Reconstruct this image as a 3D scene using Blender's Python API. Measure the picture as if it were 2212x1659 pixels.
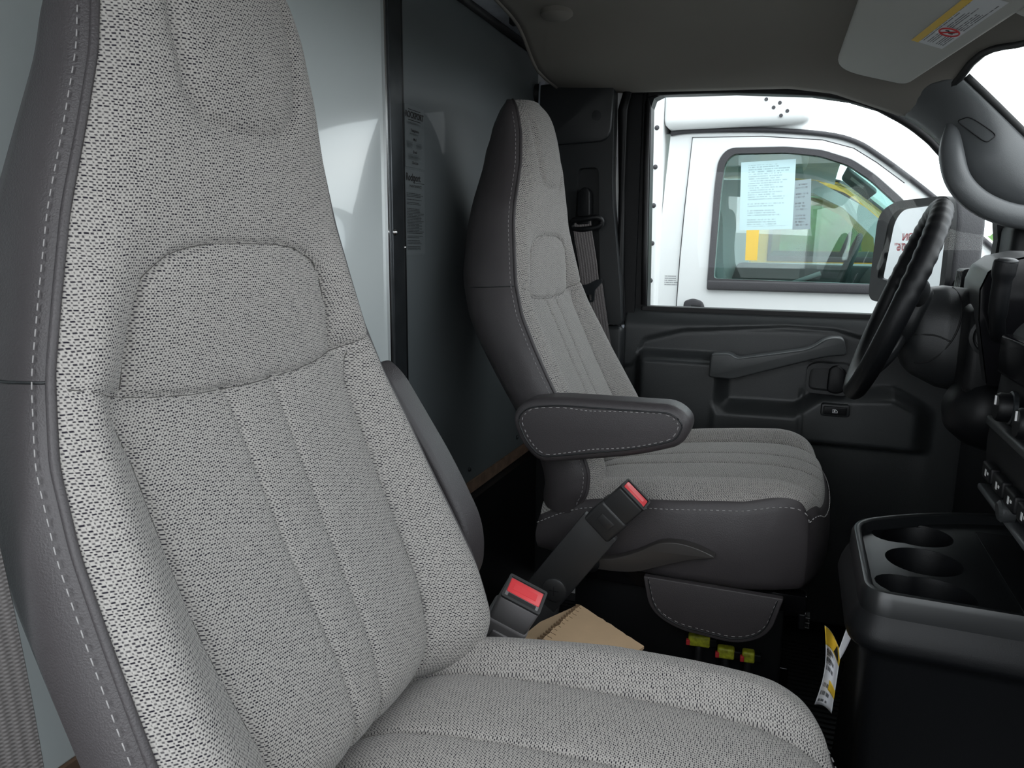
import bpy, bmesh, math, random
import numpy as np
from mathutils import Vector, Matrix
random.seed(4)
sc = bpy.context.scene
for o in list(bpy.data.objects): bpy.data.objects.remove(o)
COL = sc.collection

# ------------------------------------------------------------------ camera
YAW, PIT, ROLL = math.radians(21), math.radians(10.58), math.radians(0.5)
CAM = Vector((0, 0, .88))
fw = Vector((-math.sin(YAW)*math.cos(PIT), math.cos(YAW)*math.cos(PIT), -math.sin(PIT)))
r0 = Vector((math.cos(YAW), math.sin(YAW), 0)); u0 = r0.cross(fw)
rt = r0*math.cos(ROLL)+u0*math.sin(ROLL); up = rt.cross(fw)
cd = bpy.data.cameras.new('camera'); cam = bpy.data.objects.new('camera', cd); COL.objects.link(cam)
cam.matrix_world = Matrix(((rt.x, up.x, -fw.x, CAM.x), (rt.y, up.y, -fw.y, CAM.y), (rt.z, up.z, -fw.z, CAM.z), (0, 0, 0, 1)))
cd.sensor_width = 36; cd.lens = 1600/2212*36; cd.clip_start = .01; cd.clip_end = 500
sc.camera = cam

# ------------------------------------------------------------------ overcast sky and exposure
SKY = 4.8
w = bpy.data.worlds.new('overcast_sky'); sc.world = w; w.use_nodes = True
nt = w.node_tree; nt.nodes.clear()
wo = nt.nodes.new('ShaderNodeOutputWorld'); bg = nt.nodes.new('ShaderNodeBackground')
tc = nt.nodes.new('ShaderNodeTexCoord'); nz = nt.nodes.new('ShaderNodeTexNoise'); cr = nt.nodes.new('ShaderNodeValToRGB')
mp = nt.nodes.new('ShaderNodeMapping'); mp.inputs['Scale'].default_value = (1.2, 1.2, 5)
nz.inputs['Scale'].default_value = 1.6; nz.inputs['Detail'].default_value = 6
cr.color_ramp.elements[0].position = .3; cr.color_ramp.elements[0].color = (.55, .62, .68, 1)
cr.color_ramp.elements[1].position = .7; cr.color_ramp.elements[1].color = (1, 1, 1, 1)
nt.links.new(tc.outputs['Generated'], mp.inputs[0]); nt.links.new(mp.outputs[0], nz.inputs[0])
nt.links.new(nz.outputs[0], cr.inputs[0]); nt.links.new(cr.outputs[0], bg.inputs[0]); nt.links.new(bg.outputs[0], wo.inputs[0])
bg.inputs[1].default_value = SKY
vs = sc.view_settings
vs.view_transform = 'Standard'; vs.look = 'None'; vs.gamma = 1; vs.use_curve_mapping = False; vs.exposure = 0.0

# ------------------------------------------------------------------ materials
def newmat(name):
    m = bpy.data.materials.new(name); m.use_nodes = True
    return m, m.node_tree, m.node_tree.nodes['Principled BSDF']
def mat(name, col, rough=.6, metal=0, bump=0, bscale=300, var=0, vscale=6, coat=0, spec=.5):
    m, t, b = newmat(name)
    b.inputs['Base Color'].default_value = (*col, 1); b.inputs['Roughness'].default_value = rough
    b.inputs['Metallic'].default_value = metal; b.inputs['Coat Weight'].default_value = coat
    b.inputs['Specular IOR Level'].default_value = spec
    c = t.nodes.new('ShaderNodeTexCoord')
    if bump:
        n = t.nodes.new('ShaderNodeTexNoise'); n.inputs['Scale'].default_value = bscale; n.inputs['Detail'].default_value = 3
        bp = t.nodes.new('ShaderNodeBump'); bp.inputs['Strength'].default_value = bump; bp.inputs['Distance'].default_value = .002
        t.links.new(c.outputs['Object'], n.inputs[0]); t.links.new(n.outputs[0], bp.inputs['Height']); t.links.new(bp.outputs[0], b.inputs['Normal'])
    if var:
        n = t.nodes.new('ShaderNodeTexNoise'); n.inputs['Scale'].default_value = vscale; n.inputs['Detail'].default_value = 5
        r = t.nodes.new('ShaderNodeValToRGB')
        r.color_ramp.elements[0].color = (*[x*(1-var) for x in col], 1); r.color_ramp.elements[1].color = (*[min(1, x*(1+var)) for x in col], 1)
        r.color_ramp.elements[0].position = .3; r.color_ramp.elements[1].position = .7
        t.links.new(c.outputs['Object'], n.inputs[0]); t.links.new(n.outputs[0], r.inputs[0]); t.links.new(r.outputs[0], b.inputs['Base Color'])
    return m

class NB:
    "tiny helper for math node chains"
    def __init__(s, t): s.t = t
    def m(s, op, a, b=None, c=None):
        n = s.t.nodes.new('ShaderNodeMath'); n.operation = op
        for i, v in enumerate((a, b, c)):
            if v is None: continue
            if isinstance(v, (int, float)): n.inputs[i].default_value = v
            else: s.t.links.new(v, n.inputs[i])
        return n.outputs[0]
    def step(s, x, lo, hi):
        n = s.t.nodes.new('ShaderNodeMapRange'); n.interpolation_type = 'SMOOTHSTEP'
        s.t.links.new(x, n.inputs[0]); n.inputs[1].default_value = lo; n.inputs[2].default_value = hi
        n.inputs[3].default_value = 0; n.inputs[4].default_value = 1
        return n.outputs[0]

def fabric(name, light, dark):
    m, t, b = newmat(name); q = NB(t)
    uv = t.nodes.new('ShaderNodeTexCoord'); sp = t.nodes.new('ShaderNodeSeparateXYZ')
    wn = t.nodes.new('ShaderNodeTexNoise'); wn.inputs['Scale'].default_value = 45; wn.inputs['Detail'].default_value = 2
    t.links.new(uv.outputs['UV'], wn.inputs[0])
    mx = t.nodes.new('ShaderNodeVectorMath'); mx.operation = 'MULTIPLY_ADD'
    t.links.new(wn.outputs['Color'], mx.inputs[0]); mx.inputs[1].default_value = (.0045, .0045, 0); t.links.new(uv.outputs['UV'], mx.inputs[2])
    t.links.new(mx.outputs[0], sp.inputs[0])
    U = q.m('DIVIDE', sp.outputs[0], .0026); V = q.m('DIVIDE', sp.outputs[1], .00175)
    row = q.m('FLOOR', V); fy = q.m('SUBTRACT', V, row)
    U2 = q.m('ADD', U, q.m('MULTIPLY', row, .42)); col = q.m('FLOOR', U2); fx = q.m('SUBTRACT', U2, col)
    ph = q.m('ADD', q.m('MULTIPLY', col, .23), q.m('MULTIPLY', row, .37))
    sn = q.m('SINE', q.m('MULTIPLY', ph, 6.2832))
    cw = t.nodes.new('ShaderNodeCombineXYZ'); t.links.new(col, cw.inputs[0]); t.links.new(row, cw.inputs[1])
    wh = t.nodes.new('ShaderNodeTexWhiteNoise'); wh.noise_dimensions = '2D'; t.links.new(cw.outputs[0], wh.inputs[0])
    ln = q.m('ADD', q.m('MULTIPLY_ADD', sn, .14, .18), q.m('MULTIPLY', wh.outputs[0], .12))
    dx = q.m('SUBTRACT', q.m('ABSOLUTE', q.m('SUBTRACT', fx, .5)), ln)
    dy = q.m('ABSOLUTE', q.m('SUBTRACT', fy, .5))
    mk = q.m('MULTIPLY', q.m('MULTIPLY', q.m('SUBTRACT', 1, q.step(dx, -.12, .12)), q.m('SUBTRACT', 1, q.step(dy, .18, .40))), q.m('MULTIPLY_ADD', wh.outputs[0], .25, .78))
    n2 = t.nodes.new('ShaderNodeTexNoise'); n2.inputs['Scale'].default_value = 900; t.links.new(uv.outputs['UV'], n2.inputs[0])
    cr = t.nodes.new('ShaderNodeMix'); cr.data_type = 'RGBA'
    cr.inputs[6].default_value = (*[x*.62 for x in light], 1); cr.inputs[7].default_value = (*[x*1.38 for x in light], 1)
    t.links.new(n2.outputs[0], cr.inputs[0])
    mixc = t.nodes.new('ShaderNodeMix'); mixc.data_type = 'RGBA'
    t.links.new(mk, mixc.inputs[0]); t.links.new(cr.outputs[2], mixc.inputs[6]); mixc.inputs[7].default_value = (*dark, 1)
    t.links.new(mixc.outputs[2], b.inputs['Base Color']); b.inputs['Roughness'].default_value = .95; b.inputs['Specular IOR Level'].default_value = .15
    b.inputs['Sheen Weight'].default_value = .15
    bp = t.nodes.new('ShaderNodeBump'); bp.inputs['Strength'].default_value = .5; bp.inputs['Distance'].default_value = .0006; bp.invert = True
    t.links.new(mk, bp.inputs['Height']); t.links.new(bp.outputs[0], b.inputs['Normal'])
    return m

def webbing(name, col):
    m, t, b = newmat(name); q = NB(t)
    uv = t.nodes.new('ShaderNodeTexCoord'); sp = t.nodes.new('ShaderNodeSeparateXYZ'); t.links.new(uv.outputs['UV'], sp.inputs[0])
    a = q.m('SINE', q.m('MULTIPLY', sp.outputs[0], 6.2832/.006)); c = q.m('SINE', q.m('MULTIPLY', sp.outputs[1], 6.2832/.0025))
    h = q.m('ADD', q.m('MULTIPLY', a, .6), q.m('MULTIPLY', q.m('MULTIPLY', a, c), .5))
    r = t.nodes.new('ShaderNodeValToRGB'); r.color_ramp.elements[0].color = (*[x*.75 for x in col], 1); r.color_ramp.elements[1].color = (*[x*1.15 for x in col], 1)
    t.links.new(q.m('MULTIPLY_ADD', h, .5, .5), r.inputs[0]); t.links.new(r.outputs[0], b.inputs['Base Color']); b.inputs['Roughness'].default_value = .6
    bp = t.nodes.new('ShaderNodeBump'); bp.inputs['Strength'].default_value = .5; bp.inputs['Distance'].default_value = .001
    t.links.new(h, bp.inputs['Height']); t.links.new(bp.outputs[0], b.inputs['Normal'])
    return m

def print_mat(name, paper, ink, rows, margin=.08, dens=.5, words=40, rough=.7):
    "lines of print too small to read: UV 0..1 over the sheet"
    m, t, b = newmat(name); q = NB(t)
    uv = t.nodes.new('ShaderNodeTexCoord'); sp = t.nodes.new('ShaderNodeSeparateXYZ'); t.links.new(uv.outputs['UV'], sp.inputs[0])
    u, v = sp.outputs[0], sp.outputs[1]
    V = q.m('MULTIPLY', v, rows); row = q.m('FLOOR', V); fy = q.m('SUBTRACT', V, row)
    line = q.m('SUBTRACT', 1, q.step(q.m('ABSOLUTE', q.m('SUBTRACT', fy, .5)), .18, .32))
    cb = t.nodes.new('ShaderNodeCombineXYZ'); t.links.new(q.m('MULTIPLY', u, words), cb.inputs[0]); t.links.new(q.m('MULTIPLY', row, 7.3), cb.inputs[1])
    n = t.nodes.new('ShaderNodeTexNoise'); n.inputs['Scale'].default_value = 1; n.inputs['Detail'].default_value = 4; t.links.new(cb.outputs[0], n.inputs[0])
    wd = q.step(n.outputs[0], 1-dens-.08, 1-dens+.08)
    c2 = t.nodes.new('ShaderNodeCombineXYZ'); t.links.new(q.m('MULTIPLY', row, 3.7), c2.inputs[0])
    n2 = t.nodes.new('ShaderNodeTexWhiteNoise'); t.links.new(c2.outputs[0], n2.inputs[0])
    lo = q.m('GREATER_THAN', u, margin); hi = q.m('LESS_THAN', u, q.m('MULTIPLY_ADD', n2.outputs[0], .35, .92-.3-margin*.5))
    inv = q.m('MULTIPLY', q.m('GREATER_THAN', v, .05), q.m('LESS_THAN', v, .95))
    keep = q.m('GREATER_THAN', n2.outputs[0], .14)
    mk = q.m('MULTIPLY', q.m('MULTIPLY', line, wd), q.m('MULTIPLY', q.m('MULTIPLY', lo, hi), q.m('MULTIPLY', inv, keep)))
    mixc = t.nodes.new('ShaderNodeMix'); mixc.data_type = 'RGBA'; t.links.new(mk, mixc.inputs[0])
    mixc.inputs[6].default_value = (*paper, 1); mixc.inputs[7].default_value = (*ink, 1)
    t.links.new(mixc.outputs[2], b.inputs['Base Color']); b.inputs['Roughness'].default_value = rough
    return m

def glass_mat(name, tint, refl=.08):
    m = bpy.data.materials.new(name); m.use_nodes = True; t = m.node_tree; t.nodes.clear()
    o = t.nodes.new('ShaderNodeOutputMaterial'); mx = t.nodes.new('ShaderNodeMixShader'); tr = t.nodes.new('ShaderNodeBsdfTransparent'); gl = t.nodes.new('ShaderNodeBsdfGlossy')
    tr.inputs[0].default_value = (*tint, 1); gl.inputs['Roughness'].default_value = 0; gl.inputs[0].default_value = (1, 1, 1, 1)
    lw = t.nodes.new('ShaderNodeLayerWeight'); lw.inputs[0].default_value = .5; q = NB(t)      # thin sheet: the same from both sides
    t.links.new(q.m('MULTIPLY_ADD', q.m('POWER', lw.outputs['Facing'], 5), .7, .03+refl), mx.inputs[0])
    t.links.new(tr.outputs[0], mx.inputs[1]); t.links.new(gl.outputs[0], mx.inputs[2]); t.links.new(mx.outputs[0], o.inputs[0])
    return m

M = dict(
    fabric=fabric('woven_fabric', (.375, .356, .336), (.015, .013, .021)),
    leather=mat('grey_vinyl', (.052, .046, .0485), .46, bump=.25, bscale=700, var=.06, vscale=12),
    thread=mat('thread', (.34, .325, .325), .8),
    trim=mat('grey_plastic', (.038, .041, .0425), .36, bump=.2, bscale=900),
    pillar=mat('pillar_plastic', (.085, .090, .094), .36, bump=.15, bscale=900),
    dark=mat('dark_plastic', (.017, .0185, .020), .42, bump=.15, bscale=900),
    black=mat('black_plastic', (.0045, .005, .006), .46, bump=.1, bscale=900, spec=.3),
    gloss=mat('gloss_black', (.006, .006, .007), .12),
    seal=mat('rubber_seal', (.008, .008, .009), .6),
    headliner=mat('headliner_cloth', (.225, .208, .187), .95, bump=.15, bscale=1500),
    visor=mat('visor_vinyl', (.46, .46, .43), .8, bump=.15, bscale=1200),
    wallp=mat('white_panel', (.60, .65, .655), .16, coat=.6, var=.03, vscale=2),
    wallr=mat('shaded_panel', (.095, .108, .113), .48, coat=.05, var=.03, vscale=2),  # right panel's shade is put into its base colour; the panel itself is pale
    steel=mat('dark_steel', (.045, .05, .055), .3, metal=.6, var=.2, vscale=30),
    chrome=mat('bright_metal', (.7, .7, .7), .2, metal=1),
    paintm=mat('primer_paint', (.55, .58, .64), .45, var=.15, vscale=25),
    wood=mat('plywood_edge', (.14, .085, .055), .8, var=.35, vscale=40),
    carpet=mat('black_rubber_floor', (.012, .013, .014), .55, bump=.4, bscale=200),
    ash=mat('asphalt', (.16, .16, .155), .9, bump=.5, bscale=60, var=.2, vscale=3),
    web=webbing('belt_webbing', (.19, .172, .17)),
    webd=webbing('belt_webbing_dark', (.085, .077, .075)),
    red=mat('red_button', (.75, .06, .07), .35),
    buckle=mat('buckle_grey', (.20, .19, .195), .45, bump=.1, bscale=900),
    buckled=mat('buckle_dark', (.03, .03, .031), .45, bump=.1, bscale=900),
    card=mat('cardboard', (.64, .45, .28), .85, var=.08, vscale=14),
    cardd=mat('cardboard_edge', (.22, .14, .08), .9),
    white=mat('white_paint', (.86, .87, .87), .4),
    yellowp=mat('yellow_paint', (.85, .52, .08), .4),
    molding=mat('grey_molding', (.042, .040, .045), .6, bump=.3, bscale=300),
    yel=mat('yellow_card', (.80, .52, .06), .6),
    yellow=mat('yellow_print', (.78, .50, .035), .6),
    lime=mat('lime_tape', (.36, .38, .025), .5, var=.5, vscale=120),
    redp=mat('red_print', (.55, .03, .035), .6),
    ink=mat('black_print', (.012, .012, .013), .6),
    inkred=mat('red_letters', (.40, .03, .04), .5),
    inkwhite=mat('white_print', (.75, .75, .75), .5),
    tagw=mat('white_tag', (.78, .78, .80), .5),
    green=mat('foliage', (.10, .22, .05), .9, var=.4, vscale=1.5),
    mirror=mat('mirror_glass', (.88, .90, .92), .02, metal=1),
    glass=glass_mat('cab_glass', (.95, .97, .965), -.022),
    farglass=glass_mat('tinted_glass', (.60, .72, .70), .03),
    paper=print_mat('printed_paper', (.52, .70, .73), (.34, .47, .50), 30, .14, .55, 34),
    leaflet=print_mat('printed_leaflet', (.24, .31, .33), (.10, .12, .13), 16, .1, .5, 12),
    sticker=print_mat('printed_sticker', (.105, .119, .124), (.02, .022, .025), 42, .03, .62, 26, .3),
    sticker2=print_mat('printed_contact_sticker', (.105, .119, .124), (.05, .055, .06), 20, .30, .55, 20, .3),
    label=print_mat('printed_label', (.66, .67, .68), (.16, .16, .17), 15, .06, .6, 30),
    tagp=print_mat('printed_tag', (.74, .74, .77), (.10, .10, .11), 9, .1, .55, 12),
    sleeve=glass_mat('clear_sleeve', (.86, .93, .93), .06),
    pull=mat('pull_handle_plastic', (.05, .054, .056), .42, bump=.15, bscale=900),
    seamd=mat('seam_shadow_thread', (.09, .085, .08), .9),
    leverp=mat('lever_plastic', (.042, .038, .036), .35),
    conrim=mat('console_plastic', (.011, .012, .013), .3),
    film=mat('sticker_film', (.105, .119, .124), .45),
    cab_in=mat('cab_interior', (.05, .06, .06), .7),
    seat_far=mat('pale_cloth', (.25, .28, .28), .9),
)

# ------------------------------------------------------------------ object helpers
def tag(o, label=None, cat=None, group=None, kind=None):
    if label: o['label'] = label
    if cat: o['category'] = cat
    if group: o['group'] = group
    if kind: o['kind'] = kind
    return o
def thing(name, label, cat, loc, group=None, kind=None):
    o = bpy.data.objects.new(name, None); COL.objects.link(o); o.location = loc; o.empty_display_size = .05
    return tag(o, label, cat, group, kind)
def wloc(p):
    v = Vector((0, 0, 0))
    while p is not None: v += p.location; p = p.parent
    return v
def obj(name, data, m, parent=None, smooth=None, kind=None):
    "data = (verts, faces[, uvs per vertex]) in world coordinates"
    verts, faces = data[0], data[1]
    off = wloc(parent)
    base = off
    if parent is None:
        xs = np.array([tuple(v) for v in verts]); base = Vector(((xs[:, 0].min()+xs[:, 0].max())/2, (xs[:, 1].min()+xs[:, 1].max())/2, xs[:, 2].min()))
    me = bpy.data.meshes.new(name)
    me.from_pydata([(v[0]-base[0], v[1]-base[1], v[2]-base[2]) for v in verts], [], faces); me.update()
    if len(data) > 2 and data[2] is not None:
        ul = me.uv_layers.new(name='UVMap')
        for l in me.loops: ul.data[l.index].uv = data[2][l.vertex_index]
    bm = bmesh.new(); bm.from_mesh(me); bmesh.ops.recalc_face_normals(bm, faces=bm.faces); bm.to_mesh(me); bm.free()
    if smooth == 'all':
        for p in me.polygons: p.use_smooth = True
    elif smooth is not None:
        for p in me.polygons: p.use_smooth = True
        me.set_sharp_from_angle(angle=math.radians(smooth))
    me.materials.append(M[m] if isinstance(m, str) else m)
    o = bpy.data.objects.new(name, me); COL.objects.link(o)
    if parent is None: o.location = base
    else: o.parent = parent
    if kind: o['kind'] = kind
    return o
def bm_data(bm):
    bm.verts.index_update()
    return [tuple(v.co) for v in bm.verts], [[v.index for v in f.verts] for f in bm.faces]
def merge(*ds):
    V, Fc, U = [], [], []; has = all(len(d) > 2 and d[2] is not None for d in ds)
    for d in ds:
        n = len(V); V += list(d[0]); Fc += [[i+n for i in f] for f in d[1]]
        if has: U += list(d[2])
    return (V, Fc, U) if has else (V, Fc)
def bevel(data, r, seg=3):
    bm = bmesh.new(); vs_ = [bm.verts.new(v) for v in data[0]]
    for f in data[1]: bm.faces.new([vs_[i] for i in f])
    bmesh.ops.recalc_face_normals(bm, faces=bm.faces)
    es = [e for e in bm.edges if len(e.link_faces) == 2 and e.calc_face_angle(0) > .5]
    bmesh.ops.bevel(bm, geom=es, offset=r, segments=seg, profile=.5, affect='EDGES', clamp_overlap=True)
    d = bm_data(bm); bm.free(); return d
def box(x0, x1, y0, y1, z0, z1, r=0, seg=3):
    v = [(x, y, z) for x in (x0, x1) for y in (y0, y1) for z in (z0, z1)]
    f = [(0, 1, 3, 2), (4, 6, 7, 5), (0, 4, 5, 1), (2, 3, 7, 6), (0, 2, 6, 4), (1, 5, 7, 3)]
    return bevel((v, f), r, seg) if r else (v, f)
def frame_map(data, o, ex, ey, ez):
    o, ex, ey, ez = map(Vector, (o, ex, ey, ez))
    return ([tuple(o+ex*v[0]+ey*v[1]+ez*v[2]) for v in data[0]],)+tuple(data[1:])
def XZ(Y):          # plane coordinates (x, z, depth towards +Y)
    return lambda a, b, c: (a, Y+c, b)
def YZ(X):
    return lambda a, b, c: (X+c, a, b)
def XY(Z):
    return lambda a, b, c: (a, b, Z+c)
def plate(outline, holes, fn, t, r=0, seg=2):
    "flat plate with holes, thickness t; fn maps (a,b,c) to the world"
    bm = bmesh.new(); loops = []
    for lp in [outline]+list(holes):
        vv = [bm.verts.new((p[0], p[1], 0)) for p in lp]
        loops.append(vv)
        for i in range(len(vv)): bm.edges.new((vv[i], vv[(i+1) % len(vv)]))
    bmesh.ops.triangle_fill(bm, use_beauty=True, use_dissolve=False, edges=bm.edges[:], normal=(0, 0, 1))
    bm.verts.index_update()
    n = len(bm.verts); V = [tuple(v.co) for v in bm.verts]; Fc = [[v.index for v in f.verts] for f in bm.faces]
    Vb = [(v[0], v[1], t) for v in V]; Fb = [[i+n for i in reversed(f)] for f in Fc]
    side = []
    for lp in loops:
        ids = [v.index for v in lp]
        for i in range(len(ids)):
            a, b = ids[i], ids[(i+1) % len(ids)]; side.append((a, b, b+n, a+n))
    bm.free()
    return [fn(*v) for v in V+Vb], Fc+Fb+side
def prism(outline, fn, t, r=0, seg=3):
    n = len(outline)
    V = [(p[0], p[1], 0) for p in outline]+[(p[0], p[1], t) for p in outline]
    Fc = [list(range(n)), list(range(2*n-1, n-1, -1))]+[(i, (i+1) % n, (i+1) % n+n, i+n) for i in range(n)]
    d = (V, Fc)
    if r:
        bm = bmesh.new(); vs_ = [bm.verts.new(v) for v in V]
        for f in Fc: bm.faces.new([vs_[i] for i in f])
        bmesh.ops.recalc_face_normals(bm, faces=bm.faces)
        es = [e for e in bm.edges if abs(e.verts[0].co.z-e.verts[1].co.z) < 1e-7]
        bmesh.ops.bevel(bm, geom=es, offset=r, segments=seg, profile=.5, affect='EDGES', clamp_overlap=True)
        d = bm_data(bm); bm.free()
    return [fn(*v) for v in d[0]], d[1]
def rounded(pts, r, n=5):
    "round the corners of a closed polygon; r may be a list"
    out = []; N = len(pts)
    for i in range(N):
        p = Vector(pts[i]); a = Vector(pts[i-1]); b = Vector(pts[(i+1) % N]); rr = r[i] if isinstance(r, (list, tuple)) else r
        da, db = (a-p), (b-p); k = min(rr, da.length*.49, db.length*.49)
        if k < 1e-6: out.append(tuple(p)); continue
        p0 = p+da.normalized()*k; p1 = p+db.normalized()*k
        for j in range(n+1):
            s = j/n; out.append(tuple(p0*(1-s)**2+p*2*s*(1-s)+p1*s*s))
    return out
def spline(pts, n=8, closed=False):
    P = [Vector(p) for p in pts]; out = []; N = len(P)
    for i in range(N if closed else N-1):
        p0 = P[i-1] if (i > 0 or closed) else P[0]; p1 = P[i]; p2 = P[(i+1) % N]; p3 = P[(i+2) % N] if (closed or i+2 < N) else P[-1]
        for j in range(n):
            t = j/n
            out.append(.5*((2*p1)+(p2-p0)*t+(2*p0-5*p1+4*p2-p3)*t*t+(3*p1-p0-3*p2+p3)*t**3))
    if not closed: out.append(P[-1])
    return out
def tube(pts, r, seg=10, closed=False, flat=1, upv=(0, 0, 1), cap=True):
    P = [Vector(p) for p in pts]; N = len(P); V = []; Fc = []
    upv = Vector(upv)
    for i, p in enumerate(P):
        a = P[i-1] if (i > 0 or closed) else p; b = P[(i+1) % N] if (i < N-1 or closed) else p
        t = (b-a).normalized(); s = t.cross(upv)
        if s.length < 1e-4: s = t.cross(Vector((1, 0.1, 0)))
        s.normalize(); q = s.cross(t).normalized()
        rr = r[i] if isinstance(r, (list, tuple)) else r
        for k in range(seg):
            an = 2*math.pi*k/seg; V.append(tuple(p+s*math.cos(an)*rr+q*math.sin(an)*rr*flat))
    for i in range(N if closed else N-1):
        for k in range(seg):
            j = (i+1) % N; Fc.append((i*seg+k, i*seg+(k+1) % seg, j*seg+(k+1) % seg, j*seg+k))
    if cap and not closed: Fc += [list(range(seg))[::-1], [(N-1)*seg+k for k in range(seg)]]
    return V, Fc
def ribbon(pts, wid, th, wv=None):
    "belt strap along pts; wv = width direction"
    P = [Vector(p) for p in pts]; V = []; Fc = []; U = []; s = 0
    for i, p in enumerate(P):
        t = (P[min(i+1, len(P)-1)]-P[max(i-1, 0)]).normalized(); wd = Vector(wv[i] if isinstance(wv, list) else wv); wd = (wd-t*wd.dot(t)).normalized(); n = wd.cross(t)
        if i: s += (p-P[i-1]).length
        for a, b in ((-1, -1), (1, -1), (1, 1), (-1, 1)):
            V.append(tuple(p+wd*a*wid/2+n*b*th/2)); U.append((a*wid/2, s))
        if i:
            o = (i-1)*4
            for k in range(4): Fc.append((o+k, o+(k+1) % 4, o+4+(k+1) % 4, o+4+k))
    Fc += [(3, 2, 1, 0), tuple(len(V)-4+k for k in range(4))]
    return V, Fc, U
def lathe(prof, o, ax, seg=24, cap=True):
    "prof = [(radius, along)]"
    o = Vector(o); ax = Vector(ax).normalized(); s = ax.orthogonal().normalized(); q = ax.cross(s); V = []; Fc = []
    for r, h in prof:
        for k in range(seg):
            a = 2*math.pi*k/seg; V.append(tuple(o+ax*h+(s*math.cos(a)+q*math.sin(a))*r))
    for i in range(len(prof)-1):
        for k in range(seg): Fc.append((i*seg+k, i*seg+(k+1) % seg, (i+1)*seg+(k+1) % seg, (i+1)*seg+k))
    if cap: Fc += [list(range(seg))[::-1], [(len(prof)-1)*seg+k for k in range(seg)]]
    return V, Fc
def grid(fn, nu, nv, uv=False):
    V = []; Fc = []; U = []
    for j in range(nv+1):
        for i in range(nu+1):
            r = fn(i/nu, j/nv); V.append(r[:3]); U.append(r[3:5] if len(r) > 3 else (i/nu, j/nv))
    for j in range(nv):
        for i in range(nu):
            a = j*(nu+1)+i; Fc.append((a, a+1, a+nu+2, a+nu+1))
    return (V, Fc, U)
def thick(data, d):
    "give an open grid sheet a thickness along vector d"
    V, Fc = data[0], data[1]; n = len(V); bm = {}
    for f in Fc:
        for i in range(len(f)):
            e = (f[i], f[(i+1) % len(f)]); bm[e] = 1
    side = [(a, b, b+n, a+n) for (a, b) in bm if (b, a) not in bm]
    d = Vector(d)
    return list(V)+[tuple(Vector(v)+d) for v in V], list(Fc)+[[i+n for i in f][::-1] for f in Fc]+side, (list(data[2])*2 if len(data) > 2 else None)
def text(s, size, o, ex, ey, align='LEFT', sx=1, bold=0):
    c = bpy.data.curves.new('t', 'FONT'); c.body = s; c.size = size; c.align_x = align; c.offset = bold
    t = bpy.data.objects.new('t', c); COL.objects.link(t); bpy.context.view_layer.update()
    me = bpy.data.meshes.new_from_object(t.evaluated_get(bpy.context.evaluated_depsgraph_get()))
    o, ex, ey = map(Vector, (o, ex, ey))
    d = ([tuple(o+ex*v.co.x*sx+ey*v.co.y) for v in me.vertices], [list(p.vertices) for p in me.polygons])
    bpy.data.objects.remove(t); bpy.data.curves.remove(c); bpy.data.meshes.remove(me)
    return d
def struct(name, data, m, smooth=None, parent=None, label=None):
    o = obj(name, data, m, parent, smooth)
    if parent is None: o['kind'] = 'structure'
    if label: o['label'] = label
    return o
def sstep(x, a, b):
    t = min(1, max(0, (x-a)/(b-a))); return t*t*(3-2*t)
def pdist(p, poly):
    "distances from points p (N,2) to a polyline"
    best = np.full(len(p), 9.)
    for a, b in zip(poly[:-1], poly[1:]):
        a = np.array(a); b = np.array(b); ab = b-a; t = np.clip(((p-a)@ab)/max(1e-12, ab@ab), 0, 1)
        best = np.minimum(best, np.linalg.norm(p-(a+t[:, None]*ab), axis=1))
    return best

# ================================================================== SETTING
I = lambda x, xs, ys: float(np.interp(x, xs, ys))
# floor of the cab with ribbed rubber mat, parking lot outside
struct('ground', box(-60, 60, -60, 60, -.80, -.75), 'ash')
fl = struct('floor', box(-.62, 1.0, -.02, 1.80, -.04, 0), 'carpet')
ribs = [box(-.55, .85, y, y+.006, 0, .004) for y in np.arange(.04, 1.68, .016)]
obj('mat_rib', merge(*ribs), 'carpet', fl, kind='stuff')

# rear bulkhead: backing + two painted panels, plywood foot, steel sill
wr = struct('wall_rear', box(-.66, -.62, -.15, 1.86, .0, 1.36), 'black')
def pan(y0, y1, m, x=-.6, lab=None):
    o = obj('bulkhead_panel', box(-.62, x, y0, y1, .405, 1.312, .002, 2), m, wr)
    if lab: o['label'] = lab
pan(-.15, 1.034, 'wallp', -.601, 'glossy pale grey bulkhead panel'); pan(1.05, 1.80, 'wallr', -.6, 'bulkhead panel with its shade painted in as darker grey')
obj('plywood_foot', box(-.62, -.597, -.15, 1.80, .380, .405), 'wood', wr)
obj('sill_plate', box(-.62, -.58, -.15, 1.80, 0, .377), 'black', wr)
for (y, z) in ((1.325, .432), (1.60, .432), (1.72, .9)):
    obj('screw', lathe([(.0001, .004), (.004, .003), (.006, 0)], (-.6, y, z), (1, 0, 0), 12), 'steel', wr, 'all')
obj('round_bumper', lathe([(.022, 0), (.022, .012), (.016, .02), (.001, .021)], (-.60, 1.705, 1.225), (1, 0, 0), 20), 'seal', wr, 40)
st = struct('trim_1', box(-.602, -.593, 1.024, 1.062, .38, 1.34, .002, 2), 'steel')
st['label'] = 'dark steel channel strip running up the bulkhead'
obj('flange', box(-.602, -.596, 1.016, 1.024, .38, 1.34), 'chrome', st); obj('flange', box(-.602, -.594, 1.062, 1.069, .38, 1.34, .001), 'black', st)
for (y, z, r) in ((1.030, .899, .0055), (1.063, .876, .003), (1.030, .52, .0055), (1.030, 1.27, .0055)):
    obj('rivet', lathe([(.0001, r*.9), (r*.6, r*.75), (r*.95, r*.3), (r, 0)], (-.593 if r > .004 else -.594, y, z), (1, 0, 0), 14), 'chrome', st, 'all')

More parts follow.
